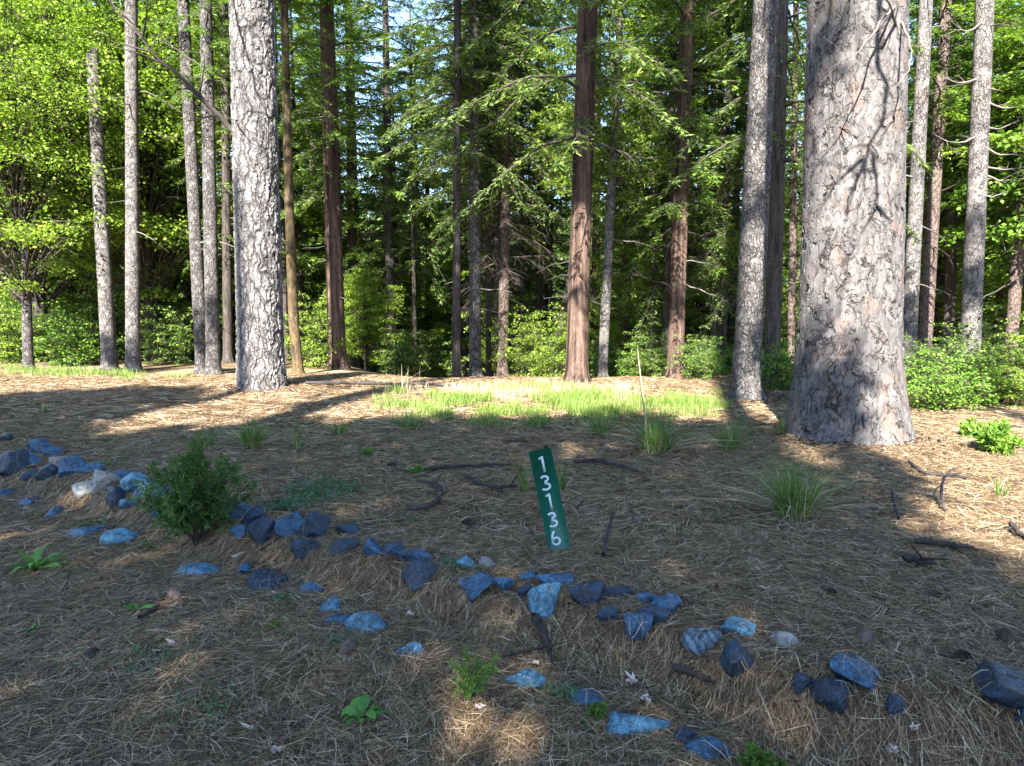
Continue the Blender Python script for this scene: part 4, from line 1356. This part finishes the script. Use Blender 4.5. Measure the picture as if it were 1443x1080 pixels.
for i, (px_, py_, w, h, mt, lab) in enumerate(ROCKS):
    lower = i >= 59
    if lower:
        h = min(h, 0.42 * w + 4)
    bot = at(px_, py_ + h * (0.30 if lower else 0.42))
    dep = bot[1] * CT
    pm = dep / F
    wx = w * pm / 2
    # vertical size: part of the seen height is the top face, seen from above
    look = math.atan2(CAMH - bot[2], bot[1])
    if lower:
        wy = max(h * pm / math.sin(look) * 0.42, wx * 0.35)
        hz = 0.6 * h * pm + 0.03
        c = on(px_, py_, bot[1] + wy * 0.25)
        cz = float(ground(c[0], c[1])) + 0.55 * h * pm + 0.028 - hz
    else:
        wy = wx * 0.85
        hz = max(0.035, (h * pm - 2 * wy * math.sin(look) * 0.35) / 2 * 1.12)
        c = on(px_, py_, bot[1] + wy * 0.5)
        cz = c[2] - hz * 0.12
    m_ = rock_mesh(1000 + i, wx * (1.15 if 20 < i < 50 and w <= 44 else 1.0) * (1.3 if lower else 1.12 if w > 44 else 1.28 if w > 32 else 1.45), wy * 1.2, hz * ((1.2 if w > 44 else 1.45) if not lower else 1.0), 4, 13, 'wedge' in lab or 'heart' in lab)
    o = m_.build('rock', M['rock_' + mt], None, True, (c[0], c[1], cz))
    o.rotation_euler = (0, 0, 0)
    tag(o, lab, 'rock', 'rocks edging the terrace' if not lower else 'half-buried stones along the lower ground')
    ROCKXY.append((c[0], c[1], wx, wy, cz + hz, hz))
ROCKXY = np.array(ROCKXY)

# ------------------------------------------------------------------ pine needles: loose litter
g = np.random.default_rng(77)


def needle_field(n, ymin, ymax, wid, lmin, lmax, power=1.0):
    y = ymin + (ymax - ymin) * g.random(n) ** power
    x = (g.random(n) * 2 - 1) * (0.80 * y + 0.35)
    cl = vnoise(x * 1.1, y * 1.1, 0, 31)
    a = g.random(n) * 2 * math.pi
    a = np.where(g.random(n) < 0.15, 0.6 + 1.3 * vnoise(x * 1.7, y * 1.7, 0, 33) * 1.6 + g.normal(0, 0.35, n), a)
    L = g.uniform(lmin, lmax, n)
    kk = np.linspace(-0.5, 0.5, 4)
    curv = g.normal(0, 0.38, n)
    ang = a[:, None] + curv[:, None] * kk[None]
    dx = np.cumsum(np.cos(ang) * L[:, None] / 3, 1)
    dy = np.cumsum(np.sin(ang) * L[:, None] / 3, 1)
    X = x[:, None] + dx - dx[:, 1:2]
    Y = y[:, None] + dy - dy[:, 1:2]
    Z = ground(X, Y) + 0.004 + (0.018 * g.random(n) ** 1.5)[:, None] + g.normal(0, 0.006, (n, 1)) * kk[None] * 3 + 0.010 * np.maximum(0, cl)[:, None]
    return np.stack([X, Y, Z], -1), L


mb = MB()
for n, y0, y1, w, l0, l1, p in ((230000, 1.5, 4.2, 0.0018, 0.06, 0.17, 0.75), (190000, 4.2, 8.0, 0.0026, 0.08, 0.19, 0.8), (90000, 8.0, 15.5, 0.006, 0.12, 0.24, 0.9)):
    Pn, L = needle_field(n, y0, y1, w, l0, l1, p)
    # keep needles off most rock tops
    mid = Pn[:, 1]
    keep = np.ones(n, bool)
    for rx, ry, rw, rd, rz, rh in ROCKXY:
        e = ((mid[:, 0] - rx) / (rw * 0.95)) ** 2 + ((mid[:, 1] - ry) / (rd * 0.95)) ** 2
        ins = e < 1
        keep &= ~(ins & (g.random(n) < 0.93))
        on_ = ins & keep
        if on_.any():
            e4 = ((Pn[on_][:, :, 0] - rx) / rw) ** 2 + ((Pn[on_][:, :, 1] - ry) / rd) ** 2
            Pn[on_, :, 2] = np.maximum(Pn[on_][:, :, 2], rz - rh + rh * np.sqrt(np.clip(1 - e4, 0, 1)) * 1.02 + 0.004)
    Pn = Pn[keep]
    d = Pn[:, -1] - Pn[:, 0]
    side = np.cross(d, np.array([0, 0, 1.0]) + g.normal(0, 0.5, d.shape))
    W = np.full(Pn.shape[:2], w) * np.array([0.8, 1, 1, 0.5])[None]
    ribbons(mb, Pn, W, side)
o = mb.build('pine_needles', M['needles'])
tag(o, 'loose brown pine needles scattered over the whole forest floor', 'pine needles', kind='stuff')


mb = MB()
n = 5200
y = 1.5 + 11.5 * g.random(n) ** 0.8
x = (g.random(n) * 2 - 1) * (0.80 * y + 0.35)
sel = vnoise(x * 0.9, y * 0.9, 0, 51) > -0.35
x, y = x[sel], y[sel]
n = len(x)
kites(mb, np.stack([x, y, ground(x, y) + 0.012 + 0.012 * g.random(n)], -1), g.normal(0, 1, (n, 3)) * [1, 1, 0.25], g.normal(0, 0.4, (n, 3)) + [0, 0, 1], g.uniform(0.015, 0.05, n), g.uniform(0.008, 0.025, n), 0, 0.2)
for tx_, ty_, tr_ in ((3.60, 7.35, 0.62), (-4.37, 12.05, 0.46), (3.9, 10.9, 0.3)):
    n = 700
    a = g.random(n) * 6.283
    q = tr_ + np.abs(g.normal(0, 0.28, n))
    x, y = tx_ + q * np.cos(a), ty_ + q * np.sin(a)
    kites(mb, np.stack([x, y, ground(x, y) + 0.012 + 0.02 * g.random(n)], -1), g.normal(0, 1, (n, 3)) * [1, 1, 0.25], g.normal(0, 0.4, (n, 3)) + [0, 0, 1], g.uniform(0.02, 0.07, n), g.uniform(0.012, 0.035, n), 0, 0.2)
n = 1500
y = 1.5 + 11 * g.random(n) ** 0.8
x = (g.random(n) * 2 - 1) * (0.80 * y + 0.35)
a = g.random(n) * 6.28
L = g.uniform(0.05, 0.28, n)
kk = np.linspace(-0.5, 0.5, 4)
X = x[:, None] + np.cos(a)[:, None] * L[:, None] * kk + g.normal(0, 0.006, (n, 4))
Y = y[:, None] + np.sin(a)[:, None] * L[:, None] * kk + g.normal(0, 0.006, (n, 4))
tubes(mb, np.stack([X, Y, ground(X, Y) + 0.016], -1), g.uniform(0.002, 0.0055, (n, 1)) * np.array([0.7, 1, 1, 0.6]), 4, 0)
o = mb.build('forest_litter', M['litter'])
tag(o, 'dark bark chips and broken twigs scattered among the pine needles', 'litter', kind='stuff')
# ------------------------------------------------------------------ grass
def blades(mb, x, y, h, w, lean, m=0, seed=0, az=None):
    g = np.random.default_rng(seed)
    n = len(x)
    a = g.random(n) * 2 * math.pi if az is None else az
    k = np.linspace(0, 1, 5)
    out = np.stack([np.cos(a), np.sin(a)], -1)
    P = np.zeros((n, 5, 3))
    P[..., :2] = np.stack([x, y], -1)[:, None] + out[:, None] * (h * lean)[:, None, None] * (k ** 1.8)[None, :, None]
    P[..., 2] = ground(x, y)[:, None] - 0.01 + h[:, None] * (k - 0.25 * np.minimum(lean, 1.4)[:, None] * k ** 2.5)
    W = w[:, None] * np.array([0.8, 1.0, 0.85, 0.55, 0.08])[None]
    ribbons(mb, P, W, np.stack([-np.sin(a), np.cos(a), 0 * a], -1) + g.normal(0, 0.25, (n, 3)), m)


def field(n, poly, seed, hfun, w, m, mb):
    g = np.random.default_rng(seed)
    pl = np.array(poly, float)
    # sample on the ground directly: bounding box of the outline's ground points
    G = np.array([at(*p)[:2] for p in poly])
    x = g.uniform(G[:, 0].min(), G[:, 0].max(), n * 4)
    y = g.uniform(G[:, 1].min(), G[:, 1].max(), n * 4)
    k = inpoly(x, y, [tuple(q) for q in G])
    dn = vnoise(x * 1.3, y * 1.3, 0, seed) * 0.5 + vnoise(x * 3.1, y * 3.1, 0, seed + 1) * 0.4
    ed = np.full(len(x), 9.0)
    for i in range(len(G)):
        p0, p1 = G[i], G[(i + 1) % len(G)]
        e = p1 - p0
        t = np.clip(((x - p0[0]) * e[0] + (y - p0[1]) * e[1]) / (e @ e), 0, 1)
        ed = np.minimum(ed, np.hypot(x - p0[0] - t * e[0], y - p0[1] - t * e[1]))
    k &= g.random(len(x)) < (0.48 + 1.7 * dn) * sstep(0, 1.2, ed + 0.5 * vnoise(x * 2, y * 2, 0, seed + 2))
    x, y = x[k][:n], y[k][:n]
    blades(mb, x, y, hfun(g, len(x)), np.full(len(x), w) * g.uniform(0.7, 1.2, len(x)), np.abs(g.normal(0.35, 0.3, len(x))), m, seed)


mb = MB()
field(36000, [(520, 548), (760, 545), (980, 550), (1060, 562), (1010, 590), (900, 600), (760, 606), (640, 604), (560, 600), (520, 580)], 71, lambda g, n: g.uniform(0.05, 0.20, n), 0.008, 0, mb)
field(9000, [(-20, 512), (150, 522), (290, 532), (300, 538), (150, 538), (-20, 534)], 72, lambda g, n: g.uniform(0.05, 0.2, n), 0.010, 0, mb)
field(3500, [(880, 565), (1070, 562), (1075, 580), (960, 600), (880, 590)], 73, lambda g, n: g.uniform(0.05, 0.22, n), 0.008, 0, mb)
field(3800, [(520, 546), (800, 544), (980, 552), (960, 572), (700, 566), (520, 570)], 74, lambda g, n: g.uniform(0.06, 0.24, n) , 0.005, 1, mb)
field(700, [(540, 540), (620, 540), (620, 550), (540, 552)], 75, lambda g, n: g.uniform(0.2, 0.5, n), 0.006, 1, mb)
o = mb.build('grass', [M['grass'], M['drygrass']])
tag(o, 'bright green grass strip across the back of the clearing', 'grass', kind='stuff')


def tuft(label, px, py, wpx, hpx, n, seed, mats=('tuft', 'drygrass'), dry=0.28, wid=0.005):
    b = at(px, py)
    pm = b[1] * CT / F
    g = np.random.default_rng(seed)
    r = wpx * pm / 2
    a = g.random(n) * 6.283
    q = g.random(n) ** 0.6 * r * 0.42
    x, y = b[0] + q * np.cos(a), b[1] + q * np.sin(a)
    h = hpx * pm * g.uniform(0.45, 1.1, n)
    lean = np.abs(g.normal(0.42, 0.36, n)) * (r / (hpx * pm)) * 2.4
    mb = MB()
    az = np.where(g.random(n) < 0.75, a + g.normal(0, 0.5, n), g.random(n) * 6.28)
    nd = int(n * dry)
    blades(mb, x[nd:], y[nd:], h[nd:], np.full(n - nd, wid), lean[nd:], 0, seed, az[nd:])
    if nd:
        blades(mb, x[:nd], y[:nd], h[:nd] * 0.7, np.full(nd, wid), lean[:nd] * 2.2, 1, seed + 1, az[:nd])
    V = np.concatenate(mb.v)
    mb.v = [v - b for v in mb.v]
    o = mb.build('grass_tuft', [M[mats[0]], M[mats[1]]], None, False, b)
    tag(o, label, 'grass', 'grass tufts on the clearing')
    return o


for i, t in enumerate([
    ('large grass tuft with straw-coloured base in front of the biggest pine', 1118, 728, 125, 105, 420, 1),
    ('dark green grass tuft behind the dark green sapling', 355, 632, 70, 55, 300, 2),
    ('thin sparse grass tuft right of the dark green tuft', 420, 634, 40, 48, 50, 3),
    ('small low grass tuft near the left end of the bright grass strip', 478, 614, 44, 32, 130, 4),
    ('broad tall grass tuft with a bare stalk right of the sign', 925, 638, 100, 75, 420, 5),
    ('grass tuft left of the biggest pine foot', 1030, 636, 80, 60, 240, 6),
    ('shaded grass tuft left of the tall one with the bare stalk', 845, 614, 60, 45, 260, 7),
    ('grass tuft in shade at the lower edge of the bright grass strip', 755, 604, 60, 30, 200, 8),
    ('grass tuft at the left lower corner of the bright grass strip', 580, 606, 80, 34, 300, 9),
    ('sparse blades growing at the left side of the sign', 738, 696, 26, 55, 70, 10),
    ('sparse blades growing at the right side of the sign', 792, 694, 24, 50, 45, 11),
    ('tiny pale grass tuft on the sunlit needles at the right', 1410, 700, 40, 40, 40, 12),
    ('few thin blades on the shaded needles at the far left', 62, 582, 26, 24, 50, 13),
    ('tuft of blades beside the stalk at the biggest pine left foot', 1100, 612, 22, 34, 60, 14),
]):
    tuft(*t[:6], seed=500 + t[6])


# ------------------------------------------------------------------ low plants
def bushy(name, label, cat, px, py, wpx, hpx, seed, mat, nstem=16, Q=26, kl=0.05, kw=0.012, spread=0.9, group=None, sub=5, flatten=0.0):
    b = at(px, py)
    pm = b[1] * CT / F
    H, Wd = hpx * pm, wpx * pm / 2
    g = np.random.default_rng(seed)
    mb = MB()
    a = np.arange(nstem) * 2.4 + g.normal(0, 0.3, nstem)
    k = np.linspace(0, 1, 7)
    rr = Wd * np.sqrt((np.arange(nstem) + 0.5) / nstem) * g.uniform(0.75, 1.1, nstem)
    hh = H * (1 - 0.5 * (rr / Wd) ** 2) * g.uniform(0.75, 1.05, nstem)
    P = np.zeros((nstem, 7, 3))
    P[..., 0] = (np.cos(a) * rr)[:, None] * k ** (1 / spread)
    P[..., 1] = (np.sin(a) * rr)[:, None] * k ** (1 / spread)
    P[..., 2] = hh[:, None] * k - 0.01
    P += np.cumsum(g.normal(0, 0.015, P.shape), 1) * H
    tubes(mb, P, H * 0.010 * (1 - 0.8 * k)[None] * np.ones((nstem, 1)), 4, 0)
    # side shoots
    bi = np.repeat(np.arange(nstem), sub * 3)
    t = g.uniform(0.2, 1, len(bi))
    i0 = np.minimum((t * 6).astype(int), 5)
    fr = (t * 6 - i0)[:, None]
    A = P[bi, i0] * (1 - fr) + P[bi, i0 + 1] * fr
    T = unit(P[bi, i0 + 1] - P[bi, i0])
    d = unit(T * 0.7 + unit(g.normal(0, 1, T.shape)) * 0.75 + [0, 0, 0.15])
    L = H * (0.10 + 0.16 * g.random(len(bi))) * (1.2 - 0.6 * t)
    q = np.linspace(0.05, 1, Q)
    n = len(bi)
    base = A[:, None] + d[:, None] * (L[:, None] * q)[..., None]
    fd = d[:, None] * 0.6 + unit(g.normal(0, 1, (n, Q, 3))) * 0.8
    kites(mb, base.reshape(-1, 3), fd.reshape(-1, 3), g.normal(0, 1, (n * Q, 3)), kl * g.uniform(0.6, 1.2, n * Q), kw, 1)
    o = mb.build(name, [M['wood'], M[mat]], None, False, b)
    return tag(o, label, cat, group)


bushy('sapling', 'dark green bushy conifer sapling growing in the rock wall', 'sapling', 278, 764, 155, 156, 601, 'sapling', 34, 22, 0.042, 0.009, sub=5)
bushy('sapling', 'small lime-tipped conifer sprig among the lower stones', 'sapling', 668, 985, 95, 82, 602, 'sprig', 9, 14, 0.024, 0.006, sub=3)
bushy('sapling', 'tiny green sprig beside the long pale stone near the bottom', 'sapling', 843, 1016, 32, 34, 603, 'sprig', 5, 14, 0.02, 0.006, sub=3)
bushy('sapling', 'low green sprig at the bottom edge below the black rock', 'sapling', 1072, 1088, 70, 42, 604, 'sprig', 12, 14, 0.024, 0.006, sub=4)
bushy('sapling', 'low feathery bright green seedling in the sun right of the biggest pine', 'sapling', 1402, 640, 70, 48, 605, 'leafy', 12, 14, 0.07, 0.02, sub=4)
bushy('sapling', 'smaller feathery seedling at the edge of the bushes right of the biggest pine', 'sapling', 1364, 616, 34, 24, 606, 'leafy', 8, 12, 0.06, 0.02, sub=3)
bushy('weed', 'tiny bright green weed on the bare needles left of the sign', 'weed', 590, 668, 36, 14, 607, 'weed', 8, 10, 0.03, 0.01, sub=2)
bushy('weed', 'tiny green weed below the turquoise stones', 'weed', 388, 888, 22, 18, 608, 'sprig', 6, 10, 0.018, 0.006, sub=2)
bushy('weed', 'small green weed on the needles left of the bright weed', 'weed', 517, 642, 30, 12, 609, 'weed', 7, 10, 0.03, 0.01, sub=2)


def rosette(label, px, py, wpx, n, seed, lw=0.34, hk=0.35, mat='weed', name='weed'):
    b = at(px, py)
    r = wpx * b[1] * CT / F / 2
    g = np.random.default_rng(seed)
    mb = MB()
    k = np.linspace(0, 1, 7)
    a = np.arange(n) * 2.4 + g.normal(0, 0.3, n)
    L = r * g.uniform(0.6, 1.1, n)
    lift = hk * g.uniform(0.4, 1.2, n)
    P = np.zeros((n, 7, 3))
    bend = g.normal(0, 0.25, n)[:, None] * k[None] ** 2
    P[..., 0] = L[:, None] * k * np.cos(a[:, None] + bend)
    P[..., 1] = L[:, None] * k * np.sin(a[:, None] + bend)
    P[..., 2] = L[:, None] * lift[:, None] * np.sin(k * 2.2)[None] + 0.008
    W = (L * lw)[:, None] * np.array([0.15, 0.5, 0.85, 1.0, 0.9, 0.6, 0.08])[None] * (1 + 0.2 * g.normal(0, 1, (n, 7)))
    sd = np.stack([-np.sin(a), np.cos(a), g.normal(0, 0.25, n)], -1)
    ribbons(mb, P, W, sd, 0)
    o = mb.build(name, M[mat], None, True, b)
    return tag(o, label, 'weed')


rosette('broad-leaved green rosette plant near the bottom left of the sprig', 510, 1016, 82, 14, 701, 0.42, 0.5)
rosette('spreading toothed green weed at the left edge', 50, 804, 92, 22, 702, 0.20, 0.45)
rosette('slim green weed in the left foreground needles', 194, 864, 60, 10, 703, 0.24, 0.35)
rosette('small green weed at the left edge of the foreground', 46, 892, 32, 9, 704, 0.3, 0.5)
rosette('single pale green leaf plant by the large right-hand rock', 1388, 1012, 22, 4, 705, 0.35, 0.5)

# ground cover patches: tiny leaves
g = np.random.default_rng(55)
mb = MB()
for (px_, py_, wp, hp, n) in ((450, 695, 110, 40, 2200), (400, 715, 60, 22, 700), (560, 745, 90, 26, 700), (410, 775, 30, 14, 250), (130, 742, 60, 20, 300), (230, 775, 80, 20, 260),
                              (400, 850, 46, 14, 260), (310, 1000, 200, 70, 500), (690, 800, 60, 16, 260), (480, 905, 80, 30, 300), (800, 985, 90, 30, 300), (860, 1030, 80, 24, 240),
                              (1280, 985, 40, 40, 200), (640, 800, 60, 16, 240), (150, 655, 60, 16, 260), (520, 690, 80, 30, 260), (200, 940, 200, 60, 350), (60, 570, 60, 12, 250), (760, 770, 60, 20, 120)):
    c = at(px_, py_)
    c2 = at(px_, py_ - hp / 2)
    c3 = at(px_, py_ + hp / 2)
    rx, ry = wp / 2 * c[1] * CT / F, max(0.04, (c2[1] - c3[1]) / 2)
    x, y = c[0] + g.normal(0, rx * 0.5, n), c[1] + g.normal(0, ry * 0.5, n)
    kp = vnoise(x * 5, y * 5, 0, 91) > -0.25
    x, y = x[kp], y[kp]
    n = len(x)
    p = np.stack([x, y, ground(x, y) + 0.008 + 0.02 * g.random(n)], -1)
    kites(mb, p, g.normal(0, 1, (n, 3)) * [1, 1, 0.4] + [0, 0, 0.3], g.normal(0, 0.5, (n, 3)) + [0, 0, 1], 0.028 * g.uniform(0.6, 1.3, n), 0.012)
o = mb.build('ground_cover', M['cover'])
tag(o, 'patches of tiny blue-green leaves creeping over the pine needles', 'ground cover', kind='stuff')


# ------------------------------------------------------------------ sticks, cones, leaves
def stick(label, pl, r, mat='stick', seed=0, twigs=2, lift=0.0, name='fallen_branch', up=None):
    r = r * 1.35
    g = np.random.default_rng(seed)
    C = np.array([at(*p[:2]) + np.array([0, 0, r * 1.6 + 0.016 + (p[2] if len(p) > 2 else 0) + lift]) for p in pl])
    k = np.linspace(0, len(C) - 1, 18)
    P = np.stack([np.interp(k, np.arange(len(C)), C[:, i]) for i in range(3)], -1)
    for _ in range(2):
        P[1:-1] = (P[:-2] + 2 * P[1:-1] + P[2:]) / 4
    P += g.normal(0, r * 0.16, P.shape)
    mb = MB()
    o0 = C[0].copy()
    P = P - o0
    prof = np.interp(np.linspace(0, 1, 18), [0, 0.08, 0.7, 1], [0.7, 1, 0.8, 0.35])
    tubes(mb, P[None], (r * prof * (1 + g.normal(0, 0.12, 18)))[None], 7, 0, True)
    for i in range(twigs):
        q = int(g.integers(4, 16))
        t = np.linspace(0, 1, 5)[:, None]
        d = unit(unit(P[q] - P[q - 1]) + g.normal(0, 0.8, 3) * [1, 1, 0.3])
        tubes(mb, (P[q] + d * r * 12 * g.uniform(0.5, 1.2) * t)[None], (r * 0.4 * (1 - 0.7 * t[:, 0]))[None], 4, 0)
    o = mb.build(name, M[mat], None, True, o0)
    return tag(o, label, 'branch' if 'branch' in name else 'stick')


stick('dark hook-shaped fallen branch on the needles left of the sign', [(572, 727), (598, 725), (618, 716), (622, 700), (612, 690), (588, 686)], 0.016, 'stick', 1)
stick('long thin dark fallen branch lying left of the sign', [(598, 668), (640, 664), (690, 662), (722, 662)], 0.012, 'char', 2, 3)
stick('second dark fallen branch curving toward the sign below the long thin one', [(655, 676), (675, 690), (700, 696), (728, 694)], 0.014, 'char', 3, 4)
stick('dark fallen branch arching on the needles right of the sign', [(808, 658), (840, 655), (870, 663), (900, 672)], 0.014, 'char', 4, 3)
stick('short dark fallen branch behind the sign top at left', [(708, 627), (730, 626), (746, 628)], 0.014, 'char', 5, 0)
stick('arched bare twig standing in the sunlit needles at right', [(1332, 727), (1324, 716, 0.05), (1327, 704, 0.12), (1338, 697, 0.16), (1352, 694, 0.17)], 0.008, 'stick', 6, 0, name='stick')
stick('thin pale fallen branch on the sunlit needles beside the biggest pine', [(1280, 655), (1300, 672), (1340, 677), (1368, 680)], 0.010, 'stick', 7, 2)
stick('straight dark fallen branch in the shade edge at right', [(1288, 772), (1330, 778), (1372, 782)], 0.014, 'char', 8, 2)
stick('short broken dark branch right of middle on the shaded needles', [(1274, 800), (1295, 803), (1318, 808)], 0.018, 'stick', 9, 2)
stick('short dark stick poking up left of the arched bare twig', [(1266, 738), (1258, 720, 0.05), (1254, 712, 0.09)], 0.010, 'char', 10, 0, name='stick')
stick('dark stub of wood standing in the needles right of the sign', [(850, 792), (855, 776, 0.04), (862, 758, 0.11)], 0.011, 'stick', 11, 1, name='stick')
stick('rotten black log piece among the needles right of the banded rock', [(948, 952), (975, 961), (1008, 975)], 0.011, 'char', 12, 2, name='fallen_branch')
stick('dark twig half buried below the sign among the needles', [(752, 880), (764, 902), (776, 930)], 0.014, 'char', 13, 3)
stick('dark fallen branch at the right edge of the sunlit needles', [(1425, 748), (1435, 762), (1450, 772)], 0.014, 'char', 14, 2)
stick('bare pale stalk leaning in the tall grass tuft right of the sign', [(912, 612), (906, 590, 0.25), (900, 565, 0.5), (897, 555, 0.75)], 0.006, 'drygrass', 15, 0, name='stick')
stick('thin dark stick in the left foreground needles', [(196, 880), (212, 870), (226, 862)], 0.010, 'char', 16, 2, name='stick')
stick('log lying along the far edge of the clearing', [(430, 545), (520, 546), (610, 547), (700, 549)], 0.026, 'stick', 17, 0, name='fallen_branch')


def cone(label, px, py, spx, seed, rz=0.0):
    b = at(px, py)
    s = spx * b[1] * CT / F / 2
    g = np.random.default_rng(seed)
    mb = MB()
    n = 190
    i = np.arange(n)
    u = (i + 0.5) / n
    th = i * 2.39996
    rr = 0.62 * s * np.sin(math.pi * u ** 0.8) ** 0.75
    xx = s * (1 - 2 * u)
    c = np.stack([xx, rr * 0.55 * np.cos(th), rr * 0.55 * np.sin(th)], -1)
    d = np.stack([-0.5 + 0 * xx, np.cos(th), np.sin(th)], -1)
    kites(mb, c, d, np.stack([1 + 0 * th, 0.3 * np.cos(th), 0.3 * np.sin(th)], -1), 0.42 * s * np.sin(math.pi * u ** 0.8) + 0.1 * s, 0.36 * s, 0, -0.3)
    k = np.linspace(0, 1, 8)
    tubes(mb, np.stack([s * (1 - 2 * k), 0 * k, 0 * k], -1)[None], (0.34 * s * np.sin(math.pi * np.clip(k, 0.04, 0.96)))[None], 8, 0)
    o = mb.build('pine_cone', M['cone'], None, False, (b[0], b[1], b[2] + 0.45 * s))
    o.rotation_euler = (0.3 * rz, 0.2, rz)
    return tag(o, label, 'pine cone', 'pine cones on the needles')


for i, c in enumerate([
    ('pine cone lying left of the very large right rock', 1357, 932, 30), ('pine cone above the very large right rock', 1416, 905, 34),
    ('pale round cone on the shaded needles above the half-dome rock', 1167, 839, 22), ('pine cone near the pale buried rock on the right', 1222, 908, 34),
    ('dark cone on the needles right of the sign and stub', 898, 738, 20), ('dark cone on the needles left of the sign', 662, 742, 22),
    ('cone resting in the hook of the dark fallen branch', 614, 713, 18), ('pine cone below the short broken branch at right', 1312, 844, 26),
    ('dark cone in the foreground left of the turquoise sliver', 490, 922, 34), ('dark cone in the left foreground', 247, 845, 30),
    ('small cone left of the hook-shaped branch', 553, 660, 16), ('cone in the left foreground below the slim weed', 130, 928, 28)]):
    cone(*c, seed=800 + i, rz=i * 1.3)


def dry_leaf(label, px, py, spx, seed):
    b = at(px, py)
    s = spx * b[1] * CT / F / 2
    g = np.random.default_rng(seed)
    n = 40
    th = np.linspace(0, 2 * math.pi, n, endpoint=False)
    r = s * (0.55 + 0.30 * np.cos(th * 7) * np.abs(np.cos(th / 2)) + 0.25 * np.cos(th)) * np.where(np.abs(np.sin(th)) < 0.1, 1.2, 1)
    v = np.stack([r * np.cos(th) * 1.25, r * np.sin(th) * 0.8, 0.3 * r * np.sin(th * 2 + seed) + 0.02], -1)
    vi = v * 0.5 * [1, 1, 0.4]
    V = np.concatenate([v, vi, [[0, 0, 0.012]]])
    j = np.arange(n)
    mb = MB()
    mb.add(V, np.stack([j, (j + 1) % n, n + (j + 1) % n, n + j], -1))
    mb.f.append(np.stack([n + j, n + (j + 1) % n, np.full(n, 2 * n)], -1))
    mb.m.append(np.zeros(n, np.int32))
    o = mb.build('dry_leaf', M['dryleaf'], None, True, b + [0, 0, 0.012])
    o.rotation_euler = (g.normal(0, 0.3), g.normal(0, 0.3), g.random() * 6)
    return tag(o, label, 'leaf', 'dry leaves on the needles')


for i, c in enumerate([
    ('pale dry oak leaf at the bottom edge left of the rosette plant', 390, 1066, 34), ('curled pale leaf above the long pale stone', 893, 968, 26), ('second curled leaf just below the curled pale leaf', 908, 992, 26),
    ('pale leaf lying on the long pale stone', 872, 1024, 30), ('small pale leaf by the pale stone right of the sprig', 757, 942, 16), ('dry leaf in the needles left of the big sunlit patch at bottom', 672, 1005, 18),
    ('small white leaf on the shaded needles right of the sign', 1082, 836, 20), ('dry leaf in the left foreground beside the thin stick', 245, 915, 20), ('pale scrap of leaf near the turquoise sliver', 577, 872, 18),
    ('pale leaf at the bottom edge right of the lowest stone', 1262, 1068, 26), ('tiny leaf below the large leaning dark rock', 1288, 1036, 18), ('pale curled leaf in the left foreground', 350, 1035, 20), ('dry leaf below the angular dark stone', 385, 842, 20),
    ('pale leaf between the sapling and the bright flat stone', 330, 790, 18)]):
    dry_leaf(*c, seed=900 + i)

# ------------------------------------------------------------------ world, sun, camera
w = bpy.data.worlds.new('World')
S.world = w
w.use_nodes = True
nt = w.node_tree
bg = nt.nodes['Background']
sky = nt.nodes.new('ShaderNodeTexSky')
sky.sky_type = 'NISHITA'
sky.sun_disc = False
sky.sun_elevation = SUN_EL
sky.sun_rotation = math.pi + SUN_AZ
sky.altitude = 900
sky.ozone_density = 2.2
sky.dust_density = 0.4
nt.links.new(sky.outputs[0], bg.inputs[0])
bg.inputs[1].default_value = 0.106
sl = bpy.data.lights.new('sun', 'SUN')
sl.energy = 5.0
sl.angle = R(0.53)
sl.color = (1.0, 0.95, 0.87)
so = link('sun', sl, None, (0, -10, 30))
so.rotation_euler = Vector((-SUN).tolist()).to_track_quat('-Z', 'Y').to_euler()

cam = bpy.data.cameras.new('camera')
cam.sensor_width = 36
cam.lens = 36 * F / 1443
cam.clip_end = 2000
co = link('camera', cam, None, CAM)
co.rotation_euler = (R(90) - TILT, 0, 0)
S.camera = co
S.view_settings.view_transform = 'Standard'
S.view_settings.look = 'None'
S.view_settings.exposure = 2.8
S.view_settings.gamma = 1
S.cycles.use_denoising = True
S.cycles.max_bounces = 6
S.cycles.diffuse_bounces = 4
S.cycles.transmission_bounces = 3
S.cycles.use_adaptive_sampling = True
print('back trees', nback)
